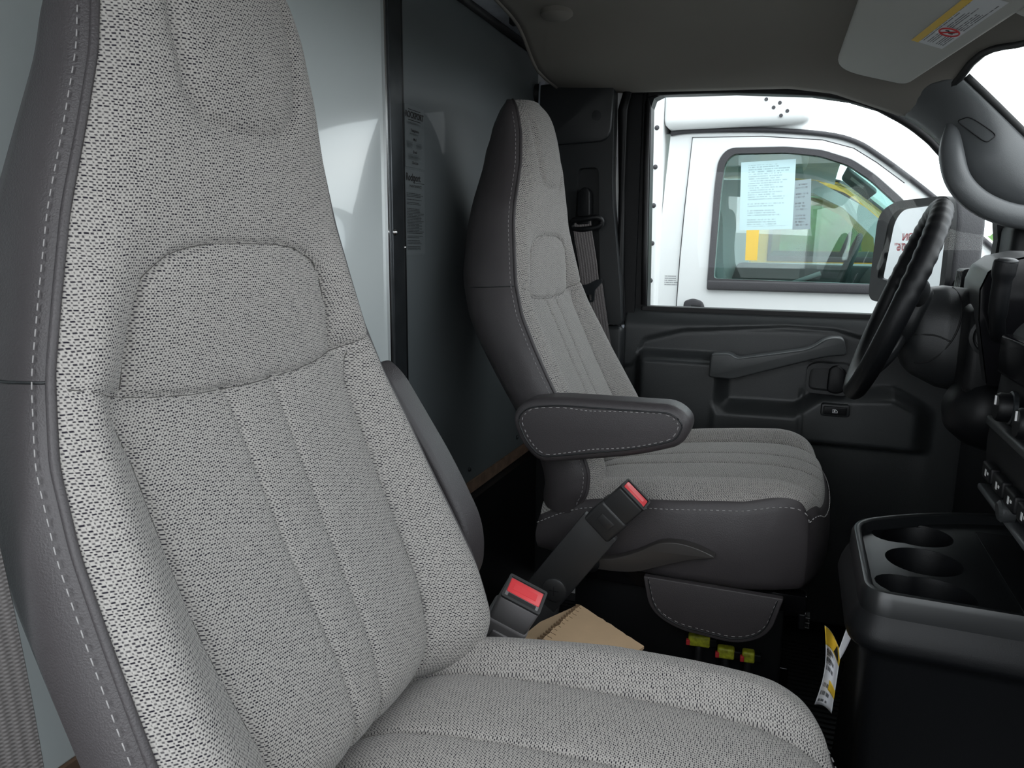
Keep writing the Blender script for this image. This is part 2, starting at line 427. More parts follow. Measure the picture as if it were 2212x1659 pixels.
# roof: headliner sheet, painted flange, weatherstrip and outer skin
def prof(Y):
    q = .84+abs(Y-.84)
    return I(q, [.84, 1.2, 1.30, 1.38, 1.42, 1.45, 1.48, 1.51, 1.54, 1.60, 1.72], [1.322, 1.318, 1.311, 1.304, 1.297, 1.286, 1.268, 1.250, 1.238, 1.232, 1.228])
def Xf(Y):
    q = .84+abs(Y-.84); return I(q, [.84, 1.2, 1.44, 1.6, 1.66, 1.72], [.42, .37, .30, .235, .19, .15])
def zhead(X, Y):
    q = .84+abs(Y-.84)
    dc = I(X, [-.54, -.2, 0, .1, .24, .3, .42], [0, .002, .006, .018, .05, .10, .125]); de = I(X, [-.54, -.4, -.05, .034, .146, .24], [0, .012, .025, .04, .084, .13])
    b = sstep(q, 1.52, 1.70)
    gentle = sstep(X, -.5, -.2)      # the rear corner is tighter than the middle of the roof
    pr = prof(Y)*(1-gentle)+gentle*I(q, [.84, 1.2, 1.4, 1.5, 1.58, 1.64, 1.70], [1.322, 1.318, 1.304, 1.288, 1.264, 1.242, 1.228])
    return pr-dc*(1-b)-de*b
cl = struct('ceiling', thick(grid(lambda s, t: (-.54+(Xf(-.02+1.73*t)+.54)*s, -.02+1.73*t, zhead(-.54+(Xf(-.02+1.73*t)+.54)*s, -.02+1.73*t)), 60, 90), (0, 0, .006)), 'headliner', 'all')
obj('hem', tube([(-.541, y, prof(y)+.001) for y in np.linspace(-.02, 1.70, 80)], .004, 8), 'headliner', cl, 'all')
obj('map_lamp_base', lathe([(.030, .006), (.030, -.006), (.024, -.011), (.001, -.012)], (-.453, 1.392, zhead(-.453, 1.392)+.001), (0, 0, 1), 24), 'headliner', cl, 40)
struct('roof', merge(box(-.70, .42, -.06, 1.86, 1.345, 1.365), box(-.70, .16, 1.715, 1.86, 1.235, 1.345), box(-.70, -.40, 1.72, 1.86, .0, 1.30)), 'white')['label'] = 'white outer roof skin of the cab'
tr = struct('trim_2', box(-.60, -.535, -.02, 1.60, 1.316, 1.322), 'paintm'); tr['label'] = 'bare painted roof flange above the bulkhead'
obj('weatherstrip', tube([(-.594, y, 1.309) for y in np.linspace(-.02, 1.66, 20)], .0075, 8), 'seal', tr, 'all')
obj('flange_clip', box(-.560, -.540, 1.425, 1.445, 1.300, 1.316, .002), 'seal', tr)
# header seal along the windscreen top
hs = struct('trim_3', tube([(Xf(y)+.002, y, zhead(Xf(y), y)+.001) for y in np.linspace(.05, 1.62, 60)], .007, 8), 'seal', 'all'); hs['label'] = 'black seal along the top of the windscreen'

# B pillar trim on the driver side with belt slot
bp_out = rounded([(-.585, .702), (-.378, .702), (-.385, .80), (-.410, 1.0), (-.412, 1.236), (-.582, 1.240)], [.004, .012, .03, .05, .02, .004])
slot = rounded([(-.500, .730), (-.428, .730), (-.436, .90), (-.442, 1.055), (-.490, 1.055)], .012)
bp = struct('trim_4', plate(bp_out, [slot], XZ(1.685), .05), 'dark', 30); bp['label'] = 'dark grey pillar trim behind the driver door'
bmod = bp.modifiers.new('soften', 'BEVEL'); bmod.width = .012; bmod.segments = 3; bmod.limit_method = 'ANGLE'; bmod.angle_limit = 1.0
obj('upper_cap', prism(rounded([(-.583, 1.105), (-.416, 1.11), (-.410, 1.236), (-.580, 1.238)], [.004, .03, .02, .004]), XZ(1.672), .03, .008), 'dark', bp, 40)
obj('lower_cover', prism(rounded([(-.585, .05), (-.37, .05), (-.376, .698), (-.585, .698)], .012), XZ(1.682), .05, .008), 'dark', bp, 40)
obj('slot_back', box(-.52, -.41, 1.705, 1.73, .70, 1.08), 'dark', bp)
obj('screw_cap', lathe([(.011, 0), (.011, -.001), (.001, -.0015)], (-.447, 1.672, 1.165), (0, 1, 0), 20), 'dark', bp, 40)
obj('edge_seal', tube(spline([(-.578, 1.68, 1.245), (-.583, 1.682, 1.1), (-.584, 1.684, .75)], 6), .007, 8), 'paintm', bp, 'all')
struct('wall_left', merge(box(-.62, 1.0, 1.80, 1.86, -.05, .70), box(.46, 1.0, 1.74, 1.86, 0, .86), box(-.62, -.36, 1.74, 1.80, 0, 1.25)), 'black')['label'] = 'dark inner body side around the driver door'
struct('wall_front', box(.95, 1.0, -.02, 1.86, -.05, .85), 'black')['label'] = 'black firewall under the dashboard'

# ------------------------------------------------------------------ driver door
dr = thing('door_1', 'grey driver door with long diagonal pull handle', None, (.0, 1.76, .05), kind='structure')
def doorh(X, z):
    h = 0
    h -= .032*max(0, (z-.692)/.046)**2                                     # rolled sill
    arc = I(X, [-.36, -.33, -.24, -.02, .08, .14, .20], [.60, .665, .691, .709, .706, .690, .66])
    h -= .007*sstep(arc-z, -.004, .004)                                # sunken field below the arc line
    h -= .004*math.exp(-((arc-z)/.004)**2)
    rgt = sstep(X, .10, .22)
    # armrest bulge, left block
    a = sstep(.640-z, -.006, .02)*sstep(X, -.352, -.325)*(1-sstep(X, -.165, -.13)); h += .040*a*(1-.0*rgt)
    # lower bulge with pocket shelf
    top = I(X, [-.14, .01, .06, .2, .27], [.532, .535, .575, .585, .55])
    bq = sstep(top-z, -.012, .022)*sstep(X, -.17, -.13)*(1-sstep(X, .24, .285)); h += .040*bq
    h -= .044*sstep(.462-z, -.006, .012)*max(sstep(X, -.352, -.325)*(1-sstep(X, .24, .285)), 0)
    h -= .004*math.exp(-((X-.022)/.0025)**2)*sstep(.58-z, 0, .02)*sstep(z, .44, .46)   # vertical seam
    return h
dp = obj('door_panel', thick(grid(lambda s, t: ((X := -.378+.84*s), 1.722-doorh(X, (z := .03+.71*t)), z), 170, 150), (0, .03, 0)), 'trim', dr, 'all')
gl_out = [(-.332, .742), (-.342, 1.190), (-.336, 1.208), (-.318, 1.216), (-.161, 1.211), (-.005, 1.197), (.069, 1.182), (.125, 1.162), (.18, 1.130), (.217, 1.102), (.251, 1.068), (.355, .945), (.362, .90), (.356, .742)]
fr_out = [(-.395, .700), (-.411, 1.19), (-.402, 1.222), (-.345, 1.238), (-.037, 1.226), (.05, 1.212), (.15, 1.178), (.225, 1.128), (.31, 1.055), (.42, .94), (.46, .86), (.46, .700)]
obj('window_frame', plate(fr_out, [gl_out], XZ(1.752), .04), 'black', dr)
obj('seal', tube([(p[0]-.008, 1.750, p[1]+.004) for p in spline([(*p, 0) for p in gl_out[:12]], 3)], .007, 8), 'seal', dr, 'all')
obj('seal', tube([(-.378, 1.715, .1), (-.388, 1.715, .70), (-.398, 1.712, 1.18), (-.385, 1.708, 1.225), (-.34, 1.706, 1.233), (-.04, 1.706, 1.214), (.05, 1.706, 1.197), (.15, 1.706, 1.158)], .011, 8), 'black', dr, 'all')
obj('sill_seal', box(-.345, .40, 1.746, 1.768, .730, .743, .003), 'seal', dr)
obj('lock_edge', box(-.3815, -.3775, 1.705, 1.72, .36, .70), 'paintm', dr)
ph_out = rounded([(-.173, .598), (-.171, .650), (-.130, .653), (-.116, .643), (.030, .672), (.062, .698), (.094, .699), (.102, .663), (.060, .657), (-.075, .612), (-.122, .596)], [.006, .008, .01, .03, .03, .02, .01, .008, .02, .04, .01])
obj('pull_handle', prism(ph_out, XZ(1.660), .048, .010, 4), 'pull', dr, 50)
rb = obj('release_bezel', plate(rounded([(.028, .575), (.028, .630), (.045, .640), (.112, .640), (.122, .60), (.112, .572)], .014), [rounded([(.034, .582), (.034, .627), (.105, .632), (.112, .60), (.104, .579)], .012)], XZ(1.690), .03), 'dark', dr, 30)
obj('release_well', box(.03, .118, 1.716, 1.72, .575, .638), 'dark', rb)
obj('release_lever', prism(rounded([(.070, .580), (.072, .632), (.088, .640), (.104, .625), (.104, .582), (.09, .576)], .014), XZ(1.682), .018, .006), 'black', rb, 50)
sw = obj('lock_bezel', prism(rounded([(.062, .530), (.062, .556), (.118, .556), (.118, .530)], .006), XZ(1.672), .03, .002), 'dark', dr, 40)
so = obj('lock_switch', prism(rounded([(.067, .5345), (.067, .552), (.112, .552), (.112, .5345)], .003), XZ(1.668), .02, .0015), 'black', sw, 40)
obj('switch_icon', merge(plate([(.0845, .539), (.0845, .547), (.090, .547), (.0945, .543), (.0945, .539)], [[(.0855, .540), (.0855, .546), (.0895, .546), (.0935, .5427), (.0935, .540)]], XZ(1.6672), .0004), box(.087, .090, 1.667, 1.6675, .541, .545)), 'inkwhite', sw)
wn1 = struct('window_1', box(-.36, .40, 1.776, 1.779, .72, 1.225), 'glass'); wn1['label'] = 'side window pane of the driver door'
# ------------------------------------------------------------------ windscreen, A pillar with grab handle
def W(t): return (.238+.43*t, 1.60+.09*t, 1.176-.41*t)
def ws(s, t):
    y = 1.62-1.56*s; q = abs(y-.84)/.78
    x0 = Xf(y); z0 = zhead(x0, y); x1 = .88-.20*q**3; z1 = .80
    return (x0+(x1-x0)*t, y, z0+(z1-z0)*t)
struct('window_2', grid(ws, 16, 8), 'glass', 'all')['label'] = 'windscreen pane above the dashboard'
ap = thing('trim_5', 'grey windscreen pillar trim with built-in grab handle', None, (.3, 1.66, .88), kind='structure')
DL = [(.125, 1.705, 1.158), (.175, 1.69, 1.130), (.226, 1.655, 1.080), (.253, 1.615, 1.032), (.284, 1.606, .994), (.335, 1.605, .957), (.41, 1.62, .92), (.50, 1.65, .84)]
SL = [(.246, 1.598, 1.184), (.285, 1.600, 1.146), (.325, 1.603, 1.106), (.360, 1.606, 1.071), (.395, 1.610, 1.037), (.44, 1.615, .99), (.50, 1.625, .93), (.60, 1.65, .83)]
DLs, SLs = spline(DL, 6), spline(SL, 6)
def apf(s, t):      # s across (door side -> screen side), t down the pillar
    k = t*(len(DLs)-1); i = min(int(k), len(DLs)-2); f = k-i
    D = DLs[i].lerp(DLs[i+1], f); S = SLs[i].lerp(SLs[i+1], f); p = D.lerp(S, s); b = math.sin(math.pi*min(1, max(0, s)))**.7
    return (p.x-.002*b, p.y-.030*b, p.z+.004*b)
obj('pillar_cover', thick(grid(apf, 24, 48), (.004, .03, .0)), 'pillar', ap, 'all')
obj('screen_edge', tube([(x+.004, y, z) for x, y, z in (apf(1, t) for t in np.linspace(0, 1, 24))], .007, 8), 'seal', ap, 'all')
obj('pillar_base', box(.365, .62, 1.66, 1.76, .70, .93, .015), 'black', ap, 40)
hp = spline([(.243, 1.660, 1.14), (.240, 1.622, 1.095), (.240, 1.582, 1.042), (.253, 1.566, .999), (.283, 1.566, .967), (.322, 1.568, .946), (.365, 1.575, .936), (.41, 1.59, .935), (.46, 1.62, .93)], 8)
hr = [.004+.017*sstep(i/(len(hp)-1), 0, .25) for i in range(len(hp))]
obj('grab_handle', tube(hp, hr, 14, flat=.75, upv=(0, 1, 0)), 'pillar', ap, 'all')
obj('handle_recess', prism(rounded([(.252, 1.045), (.255, 1.02), (.280, .990), (.315, .962), (.36, .955), (.40, .94), (.41, .92), (.36, .975), (.29, 1.035)], .006), XZ(1.604), .04), 'seal', ap)
cpo = rounded([(.36, .235), (.56, .23), (.66, .36), (.46, .385)], .05, 4)
obj('handle_cap', tube([Vector(apf(a, b))+Vector((0, -.0005, 0)) for a, b in cpo], .0010, 6, closed=True), 'seal', ap, 'all')

# ================================================================== SEATS
ZT = [.430, .465, .50, .55, .60, .65, .70, .75, .80, .85, .90, .95, 1.0, 1.05, 1.08, 1.10, 1.112]
XE = [-.290, -.277, -.274, -.290, -.315, -.340, -.363, -.385, -.398, -.404, -.409, -.409, -.408, -.412, -.418, -.426, -.440]
WE = [.190, .202, .204, .203, .200, .196, .192, .183, .170, .155, .140, .124, .110, .100, .091, .076, .05]
def smooth_tab(zs, tab):
    zf = np.linspace(ZT[0], ZT[-1], 400); v = np.interp(zf, ZT, tab); k = np.exp(-np.linspace(-2, 2, 21)**2); k /= k.sum()
    v2 = np.convolve(np.pad(v, 10, mode='edge'), k, 'valid'); return np.interp(zs, zf, v2)
def half_sym(pl): return [pl, [(-a, b) for a, b in pl]]
SEAMS = []
SEAMS += half_sym([(.138, .775), (.128, .74), (.128, .68), (.127, .62), (.122, .56), (.112, .51), (.098, .475), (.09, .43)])      # insert / bolster
SEAMS += [[(-.118, .782), (-.112, .82), (-.098, .856), (-.075, .872), (-.04, .879), (.04, .879), (.075, .872), (.098, .856), (.112, .82), (.118, .782)]]   # lumbar pad
SEAMS += [[(-.20, .800), (-.155, .789), (-.118, .777), (-.06, .769), (0, .767), (.06, .769), (.118, .777), (.155, .789), (.20, .800)]]
PLEATS = half_sym([(.028, .768), (.026, .65), (.022, .55), (.018, .455)])
HEAD = [(-.078, 1.085), (-.080, 1.03), (-.074, .992), (-.052, .972), (-.02, .967), (.02, .967), (.052, .972), (.074, .992), (.080, 1.03), (.078, 1.085)]
HEAD = [(a*.8, b-.006) for a, b in HEAD]

def make_seat(name, label, Yc, dx, dz, recline, side, grp, tilt):
    "side = +1/-1: where the vehicle centre lies"
    root = thing(name, label, 'seat', (-.15+dx, Yc, 0), grp)
    ca, sa = math.cos(recline), math.sin(recline); px, pz = -.36, .60
    def tf(x, y, z):           # backrest: recline about the hinge, then move
        X, Z = x-px, z-pz; return (px+X*ca-Z*sa+dx, Yc+y, pz+X*sa+Z*ca+dz)
    def tc_(x, y, z): return (x+dx, Yc+y, z+dz)
    # ---- backrest cloth
    nu, nv = 170, 270
    zs = np.linspace(ZT[0], ZT[-1], nv+1); xe = smooth_tab(zs, XE); we = smooth_tab(zs, WE)*(1-(.20 if side < 0 else 0)*np.clip((zs-.93)/.12, 0, 1))
    s_arc = np.concatenate([[0], np.cumsum(np.hypot(np.diff(zs), np.diff(xe)))])
    u = np.linspace(-1, 1, nu+1); UU, ZZ = np.meshgrid(u, zs); WW = we[:, None]; Yg = UU*WW; A = np.abs(Yg)
    b = np.interp(zs, [.455, .50, .56, .62, .77, .80, .86, .9, 1.12], [.095, .108, .12, .127, .127, .118, .10, .09, .06])[:, None]
    rec = np.interp(zs, [.455, .6, .77, .84, .90, 1.12], [.034, .030, .020, .010, .0, 0])[:, None]
    crown = np.interp(zs, [.455, .77, .90, 1.0, 1.12], [.004, .004, .008, .014, .012])[:, None]
    t = np.clip((A-b)/np.maximum(WW-b, 1e-4), 0, 1)
    sm = lambda q: np.clip(q, 0, 1)**2*(3-2*np.clip(q, 0, 1))
    X = xe[:, None]-rec*(1-sm(t/.75))+crown*(1-UU**2)+.007*np.sin(np.pi*t)*np.interp(zs, [.455, .8, .9], [1, .8, 0])[:, None]-.016*np.abs(UU)**9
    P = np.stack([Yg.ravel(), ZZ.ravel()], 1)
    def groove(poly, depth, wd, puff, pw):
        d = pdist(P, poly).reshape(X.shape); return (-depth*np.exp(-(d/wd)**2)-puff*np.exp(-d/pw))*(1-np.abs(UU)**6)
    for s_ in SEAMS: X = X+groove(s_, .0045, .0026, .0055, .014)
    for s_ in PLEATS: X = X+groove(s_, .0028, .0026, .0035, .013)
    X = X+groove(HEAD, .0035, .006, .004, .012)
    # tucked bottom edge
    X = X-.030*np.exp(-np.maximum(ZZ-.452, 0)/.016)*(1-.8*np.abs(UU)**6)
    V = [tf(X[j, i], Yg[j, i], zs[j]) for j in range(nv+1) for i in range(nu+1)]
    Uv = [(Yg[j, i], s_arc[j]) for j in range(nv+1) for i in range(nu+1)]
    Fc = [(j*(nu+1)+i, j*(nu+1)+i+1, (j+1)*(nu+1)+i+1, (j+1)*(nu+1)+i) for j in range(nv) for i in range(nu)]
    back = obj('backrest', (V, Fc, Uv), 'fabric', root, 'all'); back['label'] = 'woven grey cloth backrest with built-in headrest'
    def surf(y, z):
        j = min(max((z-zs[0])/(zs[1]-zs[0]), 0), nv-1e-6); j0 = int(j); f = j-j0; wz = we[j0]*(1-f)+we[j0+1]*f
        k = min(max((y/wz+1)/2*nu, 0), nu-1e-6); k0 = int(k); g = k-k0
        return (X[j0, k0]*(1-g)+X[j0, k0+1]*g)*(1-f)+(X[j0+1, k0]*(1-g)+X[j0+1, k0+1]*g)*f
    for pl in SEAMS:
        dn_ = spline([(y, z, 0) for y, z in pl], 8)
        dn_ = [p for p in dn_ if abs(p.x) < np.interp(p.y, zs, we)*.97 and p.y > ZT[0]+.01]
        obj('seam', tube([tf(surf(p.x, p.y)-.0002, p.x, p.y) for p in dn_], .0006, 5), 'seamd', back, 'all')
    # ---- vinyl shell around the sides and back
    edge = X[:, 0]
    T = np.interp(zs, [.43, .5, .62, .72, .82, .95, 1.03, 1.07, 1.095, 1.112], [.085, .105, .118, .126, .124, .100, .080, .062, .042, .02])
    sec = [(0, 0), (.04, .005), (.20, .011), (.45, .010), (.68, -.004), (.85, -.028), (.96, -.065), (1.0, -.11)]
    V = []; Fc = []; rows = list(range(0, nv+1, 3))
    if rows[-1] != nv: rows.append(nv)
    for j in rows:
        k = min(1, we[j]/.2); seamg = .0025*math.exp(-((zs[j]-(.797))/.003)**2)
        pts = [(edge[j]-T[j]*a, we[j]+o*(k if o < 0 else 1)-(seamg if a > 0 else 0)) for a, o in sec]
        pts = [(x, max(y, .012)) for x, y in pts]
        ring = [(x, y) for x, y in pts]+[(x, -y) for x, y in pts[::-1]]
        V += [tf(x, y, zs[j]) for x, y in ring]
    n = 2*len(sec)
    for j in range(len(rows)-1):
        for i in range(n-1): Fc.append((j*n+i, j*n+i+1, (j+1)*n+i+1, (j+1)*n+i))
    Fc.append(list(range(n))); Fc.append([(len(rows)-1)*n+i for i in range(n)][::-1])
    sh = obj('back_shell', (V, Fc), 'leather', root, 60); sh['label'] = 'smooth grey vinyl sides and back'
    # piping and stitches along both edges
    for sg in (-1, 1):
        path = [tf(edge[j]-.001, sg*(we[j]+.0015), zs[j]) for j in range(0, nv+1, 2)]
        obj('piping', tube(path, .0030, 8), 'leather', root, 'all')
        # seam across the vinyl
        j = int(np.argmin(abs(zs-.797))); pts = [tf(edge[j]-T[j]*a, sg*(max(.012, we[j]+o)-.0005), .797) for a, o in sec]
        obj('cross_seam', tube(pts, .0010, 6), 'dark', sh, 'all')
        st_ = []; acc = 0
        for j in range(4, nv-4):
            acc += s_arc[j]-s_arc[j-1]
            if acc > .0065:
                acc = 0
                q0 = Vector(tf(edge[j]-.0075, sg*(we[j]+.0086), zs[j])); q1 = Vector(tf(edge[j+2]-.0075, sg*(we[j+2]+.0086), zs[j+2]))
                st_.append(tube([q0, q0.lerp(q1, .85)], .00045, 5))
        obj('stitching', merge(*st_), 'thread', sh, 'all', kind='stuff')
    # ---- cushion cloth
    CX = [-.375, -.30, -.20, -.10, -.03, .02, .050, .064, .068]; CZ = [z+tilt*(x+.30) for x, z in zip([-.375, -.30, -.20, -.10, -.03, .02, .050, .064, .068], [.428, .463, .475, .480, .480, .474, .463, .450, .436])]
    pc = spline([(x, 0, z) for x, z in zip(CX, CZ)], 14); nv = len(pc)-1
    sa_ = [0]
    for i in range(nv): sa_.append(sa_[-1]+(pc[i+1]-pc[i]).length)
    tot = sa_[-1]
    def cz(i, u_):
        v = sa_[i]/tot; x, z = pc[i].x, pc[i].z; a = abs(u_)
        wd = I(v, [0, .15, .5, .75, .88, 1], [.178, .194, .215, .214, .204, .188])
        y = u_*wd; fade = 1-sstep(v, .80, .99)
        x2 = -.375+(x+.375)*(1-.05*a**4*sstep(v, .5, .9)-.02*a*a*sstep(v, .6, .9))
        t_ = min(1, max(0, (abs(y)-.130)/(wd-.130)))
        z2 = z+.017*sstep(t_, 0, .5)*(.35+.65*fade)+.004*(1-(min(1, abs(y)/.13))**2)-.022*t_**3.2*(.5+.5*fade)-.004*t_**12+.022*a**4*sstep(v, .72, 1)
        return x2, y, z2
    nu = 160; Pg = np.array([[cz(i, -1+2*k/nu) for k in range(nu+1)] for i in range(nv+1)])
    lines = [[(-.375, s_*.128), (-.2, s_*.135), (0, s_*.135), (.08, s_*.118)] for s_ in (-1, 1)]
    fine = [[(-.375, s_*.020), (-.2, s_*.032), (.08, s_*.034)] for s_ in (-1, 1)]
    P = Pg[:, :, :2].reshape(-1, 2)
    # normals of the profile so that seams also sink into the front face
    nn = []
    for i in range(nv+1):
        tg = pc[min(i+1, nv)]-pc[max(i-1, 0)]; nn.append(Vector((-tg.z, 0, tg.x)).normalized())
    dep = np.zeros(len(P))
    for ln in lines:
        d = pdist(P, ln); dep += .0042*np.exp(-(d/.0026)**2)+.006*np.exp(-d/.016)
    for ln in fine:
        d = pdist(P, ln); dep += .0028*np.exp(-(d/.0026)**2)+.0038*np.exp(-d/.014)
    dep = dep.reshape(nv+1, nu+1)
    for i in range(nv+1):
        dep[i] *= 1-sstep(sa_[i]/tot, .93, 1)
        for k in range(nu+1): Pg[i, k] -= np.array(nn[i])*dep[i, k]
    V = [tc_(*Pg[i, k]) for i in range(nv+1) for k in range(nu+1)]; Uv = [(Pg[i, k, 1], sa_[i]) for i in range(nv+1) for k in range(nu+1)]
    Fc = [(j*(nu+1)+i, j*(nu+1)+i+1, (j+1)*(nu+1)+i+1, (j+1)*(nu+1)+i) for j in range(nv) for i in range(nu)]
    cu = obj('cushion', (V, Fc, Uv), 'fabric', root, 'all'); cu['label'] = 'woven grey cloth seat cushion'
    for ln in lines:
        xs_, ys_ = [p[0] for p in ln], [p[1] for p in ln]; pt = []
        for i in range(4, nv-8):
            k = int(np.argmin(np.abs(Pg[i, :, 1]-np.interp(Pg[i, :, 0], xs_, ys_)))); pt.append(tc_(Pg[i, k, 0], np.interp(Pg[i, k, 0], xs_, ys_), Pg[i, k, 2]-.0001))
        obj('seam', tube(pt, .0006, 5), 'seamd', cu, 'all')
    # ---- vinyl skirt below the cloth
    loop = [Pg[i, 0] for i in range(0, nv+1, 3)]+[Pg[nv, k] for k in range(0, nu+1, 5)]+[Pg[i, nu] for i in range(nv, -1, -3)]
    loop = [Vector(p) for p in loop]; V = []; Fc = []; cen = Vector((-.15, 0, 0)); m = 8; seamp = []
    for idx, p in enumerate(loop):
        o = Vector((p.x-cen.x, p.y*1.0, 0)); o = Vector((o.x*.35 if p.x < .0 else o.x, o.y, 0)).normalized()
        zb = .352+.006*sstep(p.x, -.05, .06)
        prf = [(0, p.z), (.004, p.z-.004), (.009, p.z-.02), (.012, (p.z+zb)/2), (.011, zb+.02), (.006, zb+.006), (-.004, zb), (-.06, zb)]
        V += [tc_(p.x+o.x*a, p.y+o.y*a, z) for a, z in prf]; seamp.append((p, o))
    for i in range(len(loop)-1):
        for k in range(m-1): Fc.append((i*m+k, i*m+k+1, (i+1)*m+k+1, (i+1)*m+k))
    n0 = (len(loop)-1)*m
    for k in range(m-1): Fc.append((n0+k, n0+k+1, k+1, k))
    Fc.append([i*m+m-1 for i in range(len(loop))])
    sk = obj('cushion_skirt', (V, Fc), 'leather', root, 50); sk['label'] = 'smooth grey vinyl cushion side'
    st_ = []; acc = 0; tot_l = 0
    path = [Vector(tc_(p.x+o.x*.0085, p.y+o.y*.0085, p.z-.012)) for p, o in seamp]
    pth = []
    for a, b_ in zip(path[:-1], path[1:]):
        k = max(1, int((b_-a).length/.002)); pth += [a.lerp(b_, q/k) for q in range(k)]
    for i in range(0, len(pth)-4, 4):
        if (pth[i+3]-pth[i]).length < .02: st_.append(tube([pth[i], pth[i+2]], .0008, 5))
    obj('stitching', merge(*st_), 'thread', sk, 'all', kind='stuff')
    # ---- base frame
    bx = lambda x0, x1, y0, y1, z0, z1, r=.004: box(x0+dx, x1+dx, Yc+y0, Yc+y1, z0, z1, r, 2)
    ba = obj('seat_base', bx(-.32, .02, -.15, .15, .04, .33), 'black', root, 40)
    for sg in (-1, 1):
        obj('seat_rail', bx(-.36, .05, sg*.165-.015, sg*.165+.015, .335, .365), 'gloss', root, 40)
        obj('floor_bracket', bx(-.34, .04, sg*.155-.012, sg*.155+.012, 0, .06), 'gloss', root, 40)
    obj('rail_latch', bx(.04, .050, side*.165-.012, side*.165+.012, .310, .335, .002), 'black', root)
    for k in range(3): obj('latch_pin', bx(.050, .056, side*.165-.010, side*.165+.010, .313+.008*k, .3145+.008*k, 0), 'chrome', root)
    # recline lever on the inboard side
    ys = Yc+side*.236
    lv = [(-.275, .365), (-.245, .363), (-.20, .368), (-.16, .384), (-.12, .400), (-.098, .406), (-.083, .411), (-.105, .420), (-.135, .425), (-.165, .420), (-.195, .402), (-.235, .384), (-.275, .378)]
    lo = [tuple(p)[:2] for p in spline([(x+dx, z+dz, 0) for x, z in lv], 4, True)]
    obj('recline_lever', prism(lo, XZ(ys-.009), .018, .007), 'leverp', root, 60)
    obj('lever_hub', lathe([(.014, -.01), (.014, .012), (.010, .015), (.001, .015)], (-.268+dx, ys, .371+dz), (0, side, 0), 18), 'black', root, 40)
    return root, tf, tc_, edge, we, zs

PY, DY = .48, 1.305
pr, ptf, ptc, *_ = make_seat('captain_chair', 'passenger seat nearest the camera, woven grey cloth with its armrest folded up', PY, 0, 0, 0, 1, 'front seats', 0)
dv, dtf, dtc, *_ = make_seat('captain_chair', 'driver seat behind the steering wheel, woven grey cloth with armrest lowered', DY, -.004, .022, math.radians(3.2), -1, 'front seats', .075)

def armrest(root, outline, y0, th, top_seam):
    o = obj('armrest', prism(rounded(outline, [p[2] for p in outline], 7) if len(outline[0]) == 2 else rounded([p[:2] for p in outline], [p[2] for p in outline], 8), XZ(y0), th, .012, 5), 'leather', root, 60)
    o['label'] = 'padded grey vinyl armrest with stitched edge'
    lo = rounded([p[:2] for p in outline], [p[2] for p in outline], 8)
    cx = sum(p[0] for p in lo)/len(lo); cz_ = sum(p[1] for p in lo)/len(lo)
    n = len(lo)
    for ins, zz in ((.0115, 1),):
        pts = []
        for i in range(n):
            a, b_ = Vector(lo[i-1]), Vector(lo[(i+1) % n]); t_ = (b_-a).normalized(); nrm = Vector((-t_.y, t_.x))
            c = Vector((cx-lo[i][0], cz_-lo[i][1]))
            if nrm.dot(c) < 0: nrm = -nrm
            pts.append(Vector(lo[i])+nrm*ins)
        yv = y0 if top_seam < 0 else y0+th
        P3 = [Vector((p.x, yv+top_seam*.0004, p.y)) for p in pts]
        obj('edge_seam', tube(P3, .0012, 6, closed=True), 'dark', o, 'all')
        dense = []
        for a, b_ in zip(P3, P3[1:]+P3[:1]):
            k = max(1, int((b_-a).length/.002)); dense += [a.lerp(b_, q/k) for q in range(k)]
        ctr = Vector((cx, yv, cz_)); st_ = []
        for i in range(0, len(dense)-3, 4):
            f = lambda p: p+(ctr-p).normalized()*.005
            st_.append(tube([f(dense[i]), f(dense[i+2])], .0007, 5))
        obj('stitching', merge(*st_), 'thread', o, 'all', kind='stuff')
    return o
# driver armrest, lowered
armrest(dv, [(-.398, .622, .03), (-.378, .650, .03), (-.330, .659, .05), (-.150, .662, .03), (-.124, .640, .03), (-.136, .604, .05), (-.200, .582, .1), (-.350, .553, .03), (-.380, .58, .04)], 1.028, .055, -1)
obj('armrest_bracket', lathe([(.02, 0), (.02, .05)], (-.35, 1.075, .625), (0, 1, 0), 18), 'leather', dv, 40)
# passenger armrest, folded up along the backrest
armrest(pr, [(-.452, .735, .02), (-.440, .752, .02), (-.418, .735, .03), (-.352, .635, .08), (-.316, .565, .05), (-.318, .510, .04), (-.345, .480, .03), (-.40, .52, .05), (-.44, .62, .06)], .702, .044, -1)
obj('armrest_bracket', lathe([(.02, -.03), (.02, .01)], (-.37, .70, .56), (0, 1, 0), 18), 'leather', pr, 40)
# vinyl flap hanging under the driver cushion
fo = rounded([(-.190, .385), (-.178, .330), (-.135, .308), (-.045, .302), (-.003, .325), (.012, .385)], [.003, .03, .05, .05, .035, .003], 8)
flp = obj('storage_flap', prism(fo, XZ(1.062), .012, .004), 'leather', dv, 50)
fp = [Vector((x, 1.0605, z)) for x, z in fo[6:-6]]; c0 = Vector((-.09, 1.0605, .36))
fpi = [p+(c0-p).normalized()*.008 for p in fp]
obj('hem_seam', tube(fpi, .0010, 6), 'dark', flp, 'all')
dn = []
for a, b_ in zip(fpi[:-1], fpi[1:]):
    k = max(1, int((b_-a).length/.002)); dn += [a.lerp(b_, q/k) for q in range(k)]
obj('stitching', merge(*[tube([dn[i]+Vector((0, 0, .003)), dn[i+2]+Vector((0, 0, .003))], .0006, 5) for i in range(0, len(dn)-3, 4)]), 'thread', flp, 'all', kind='stuff')

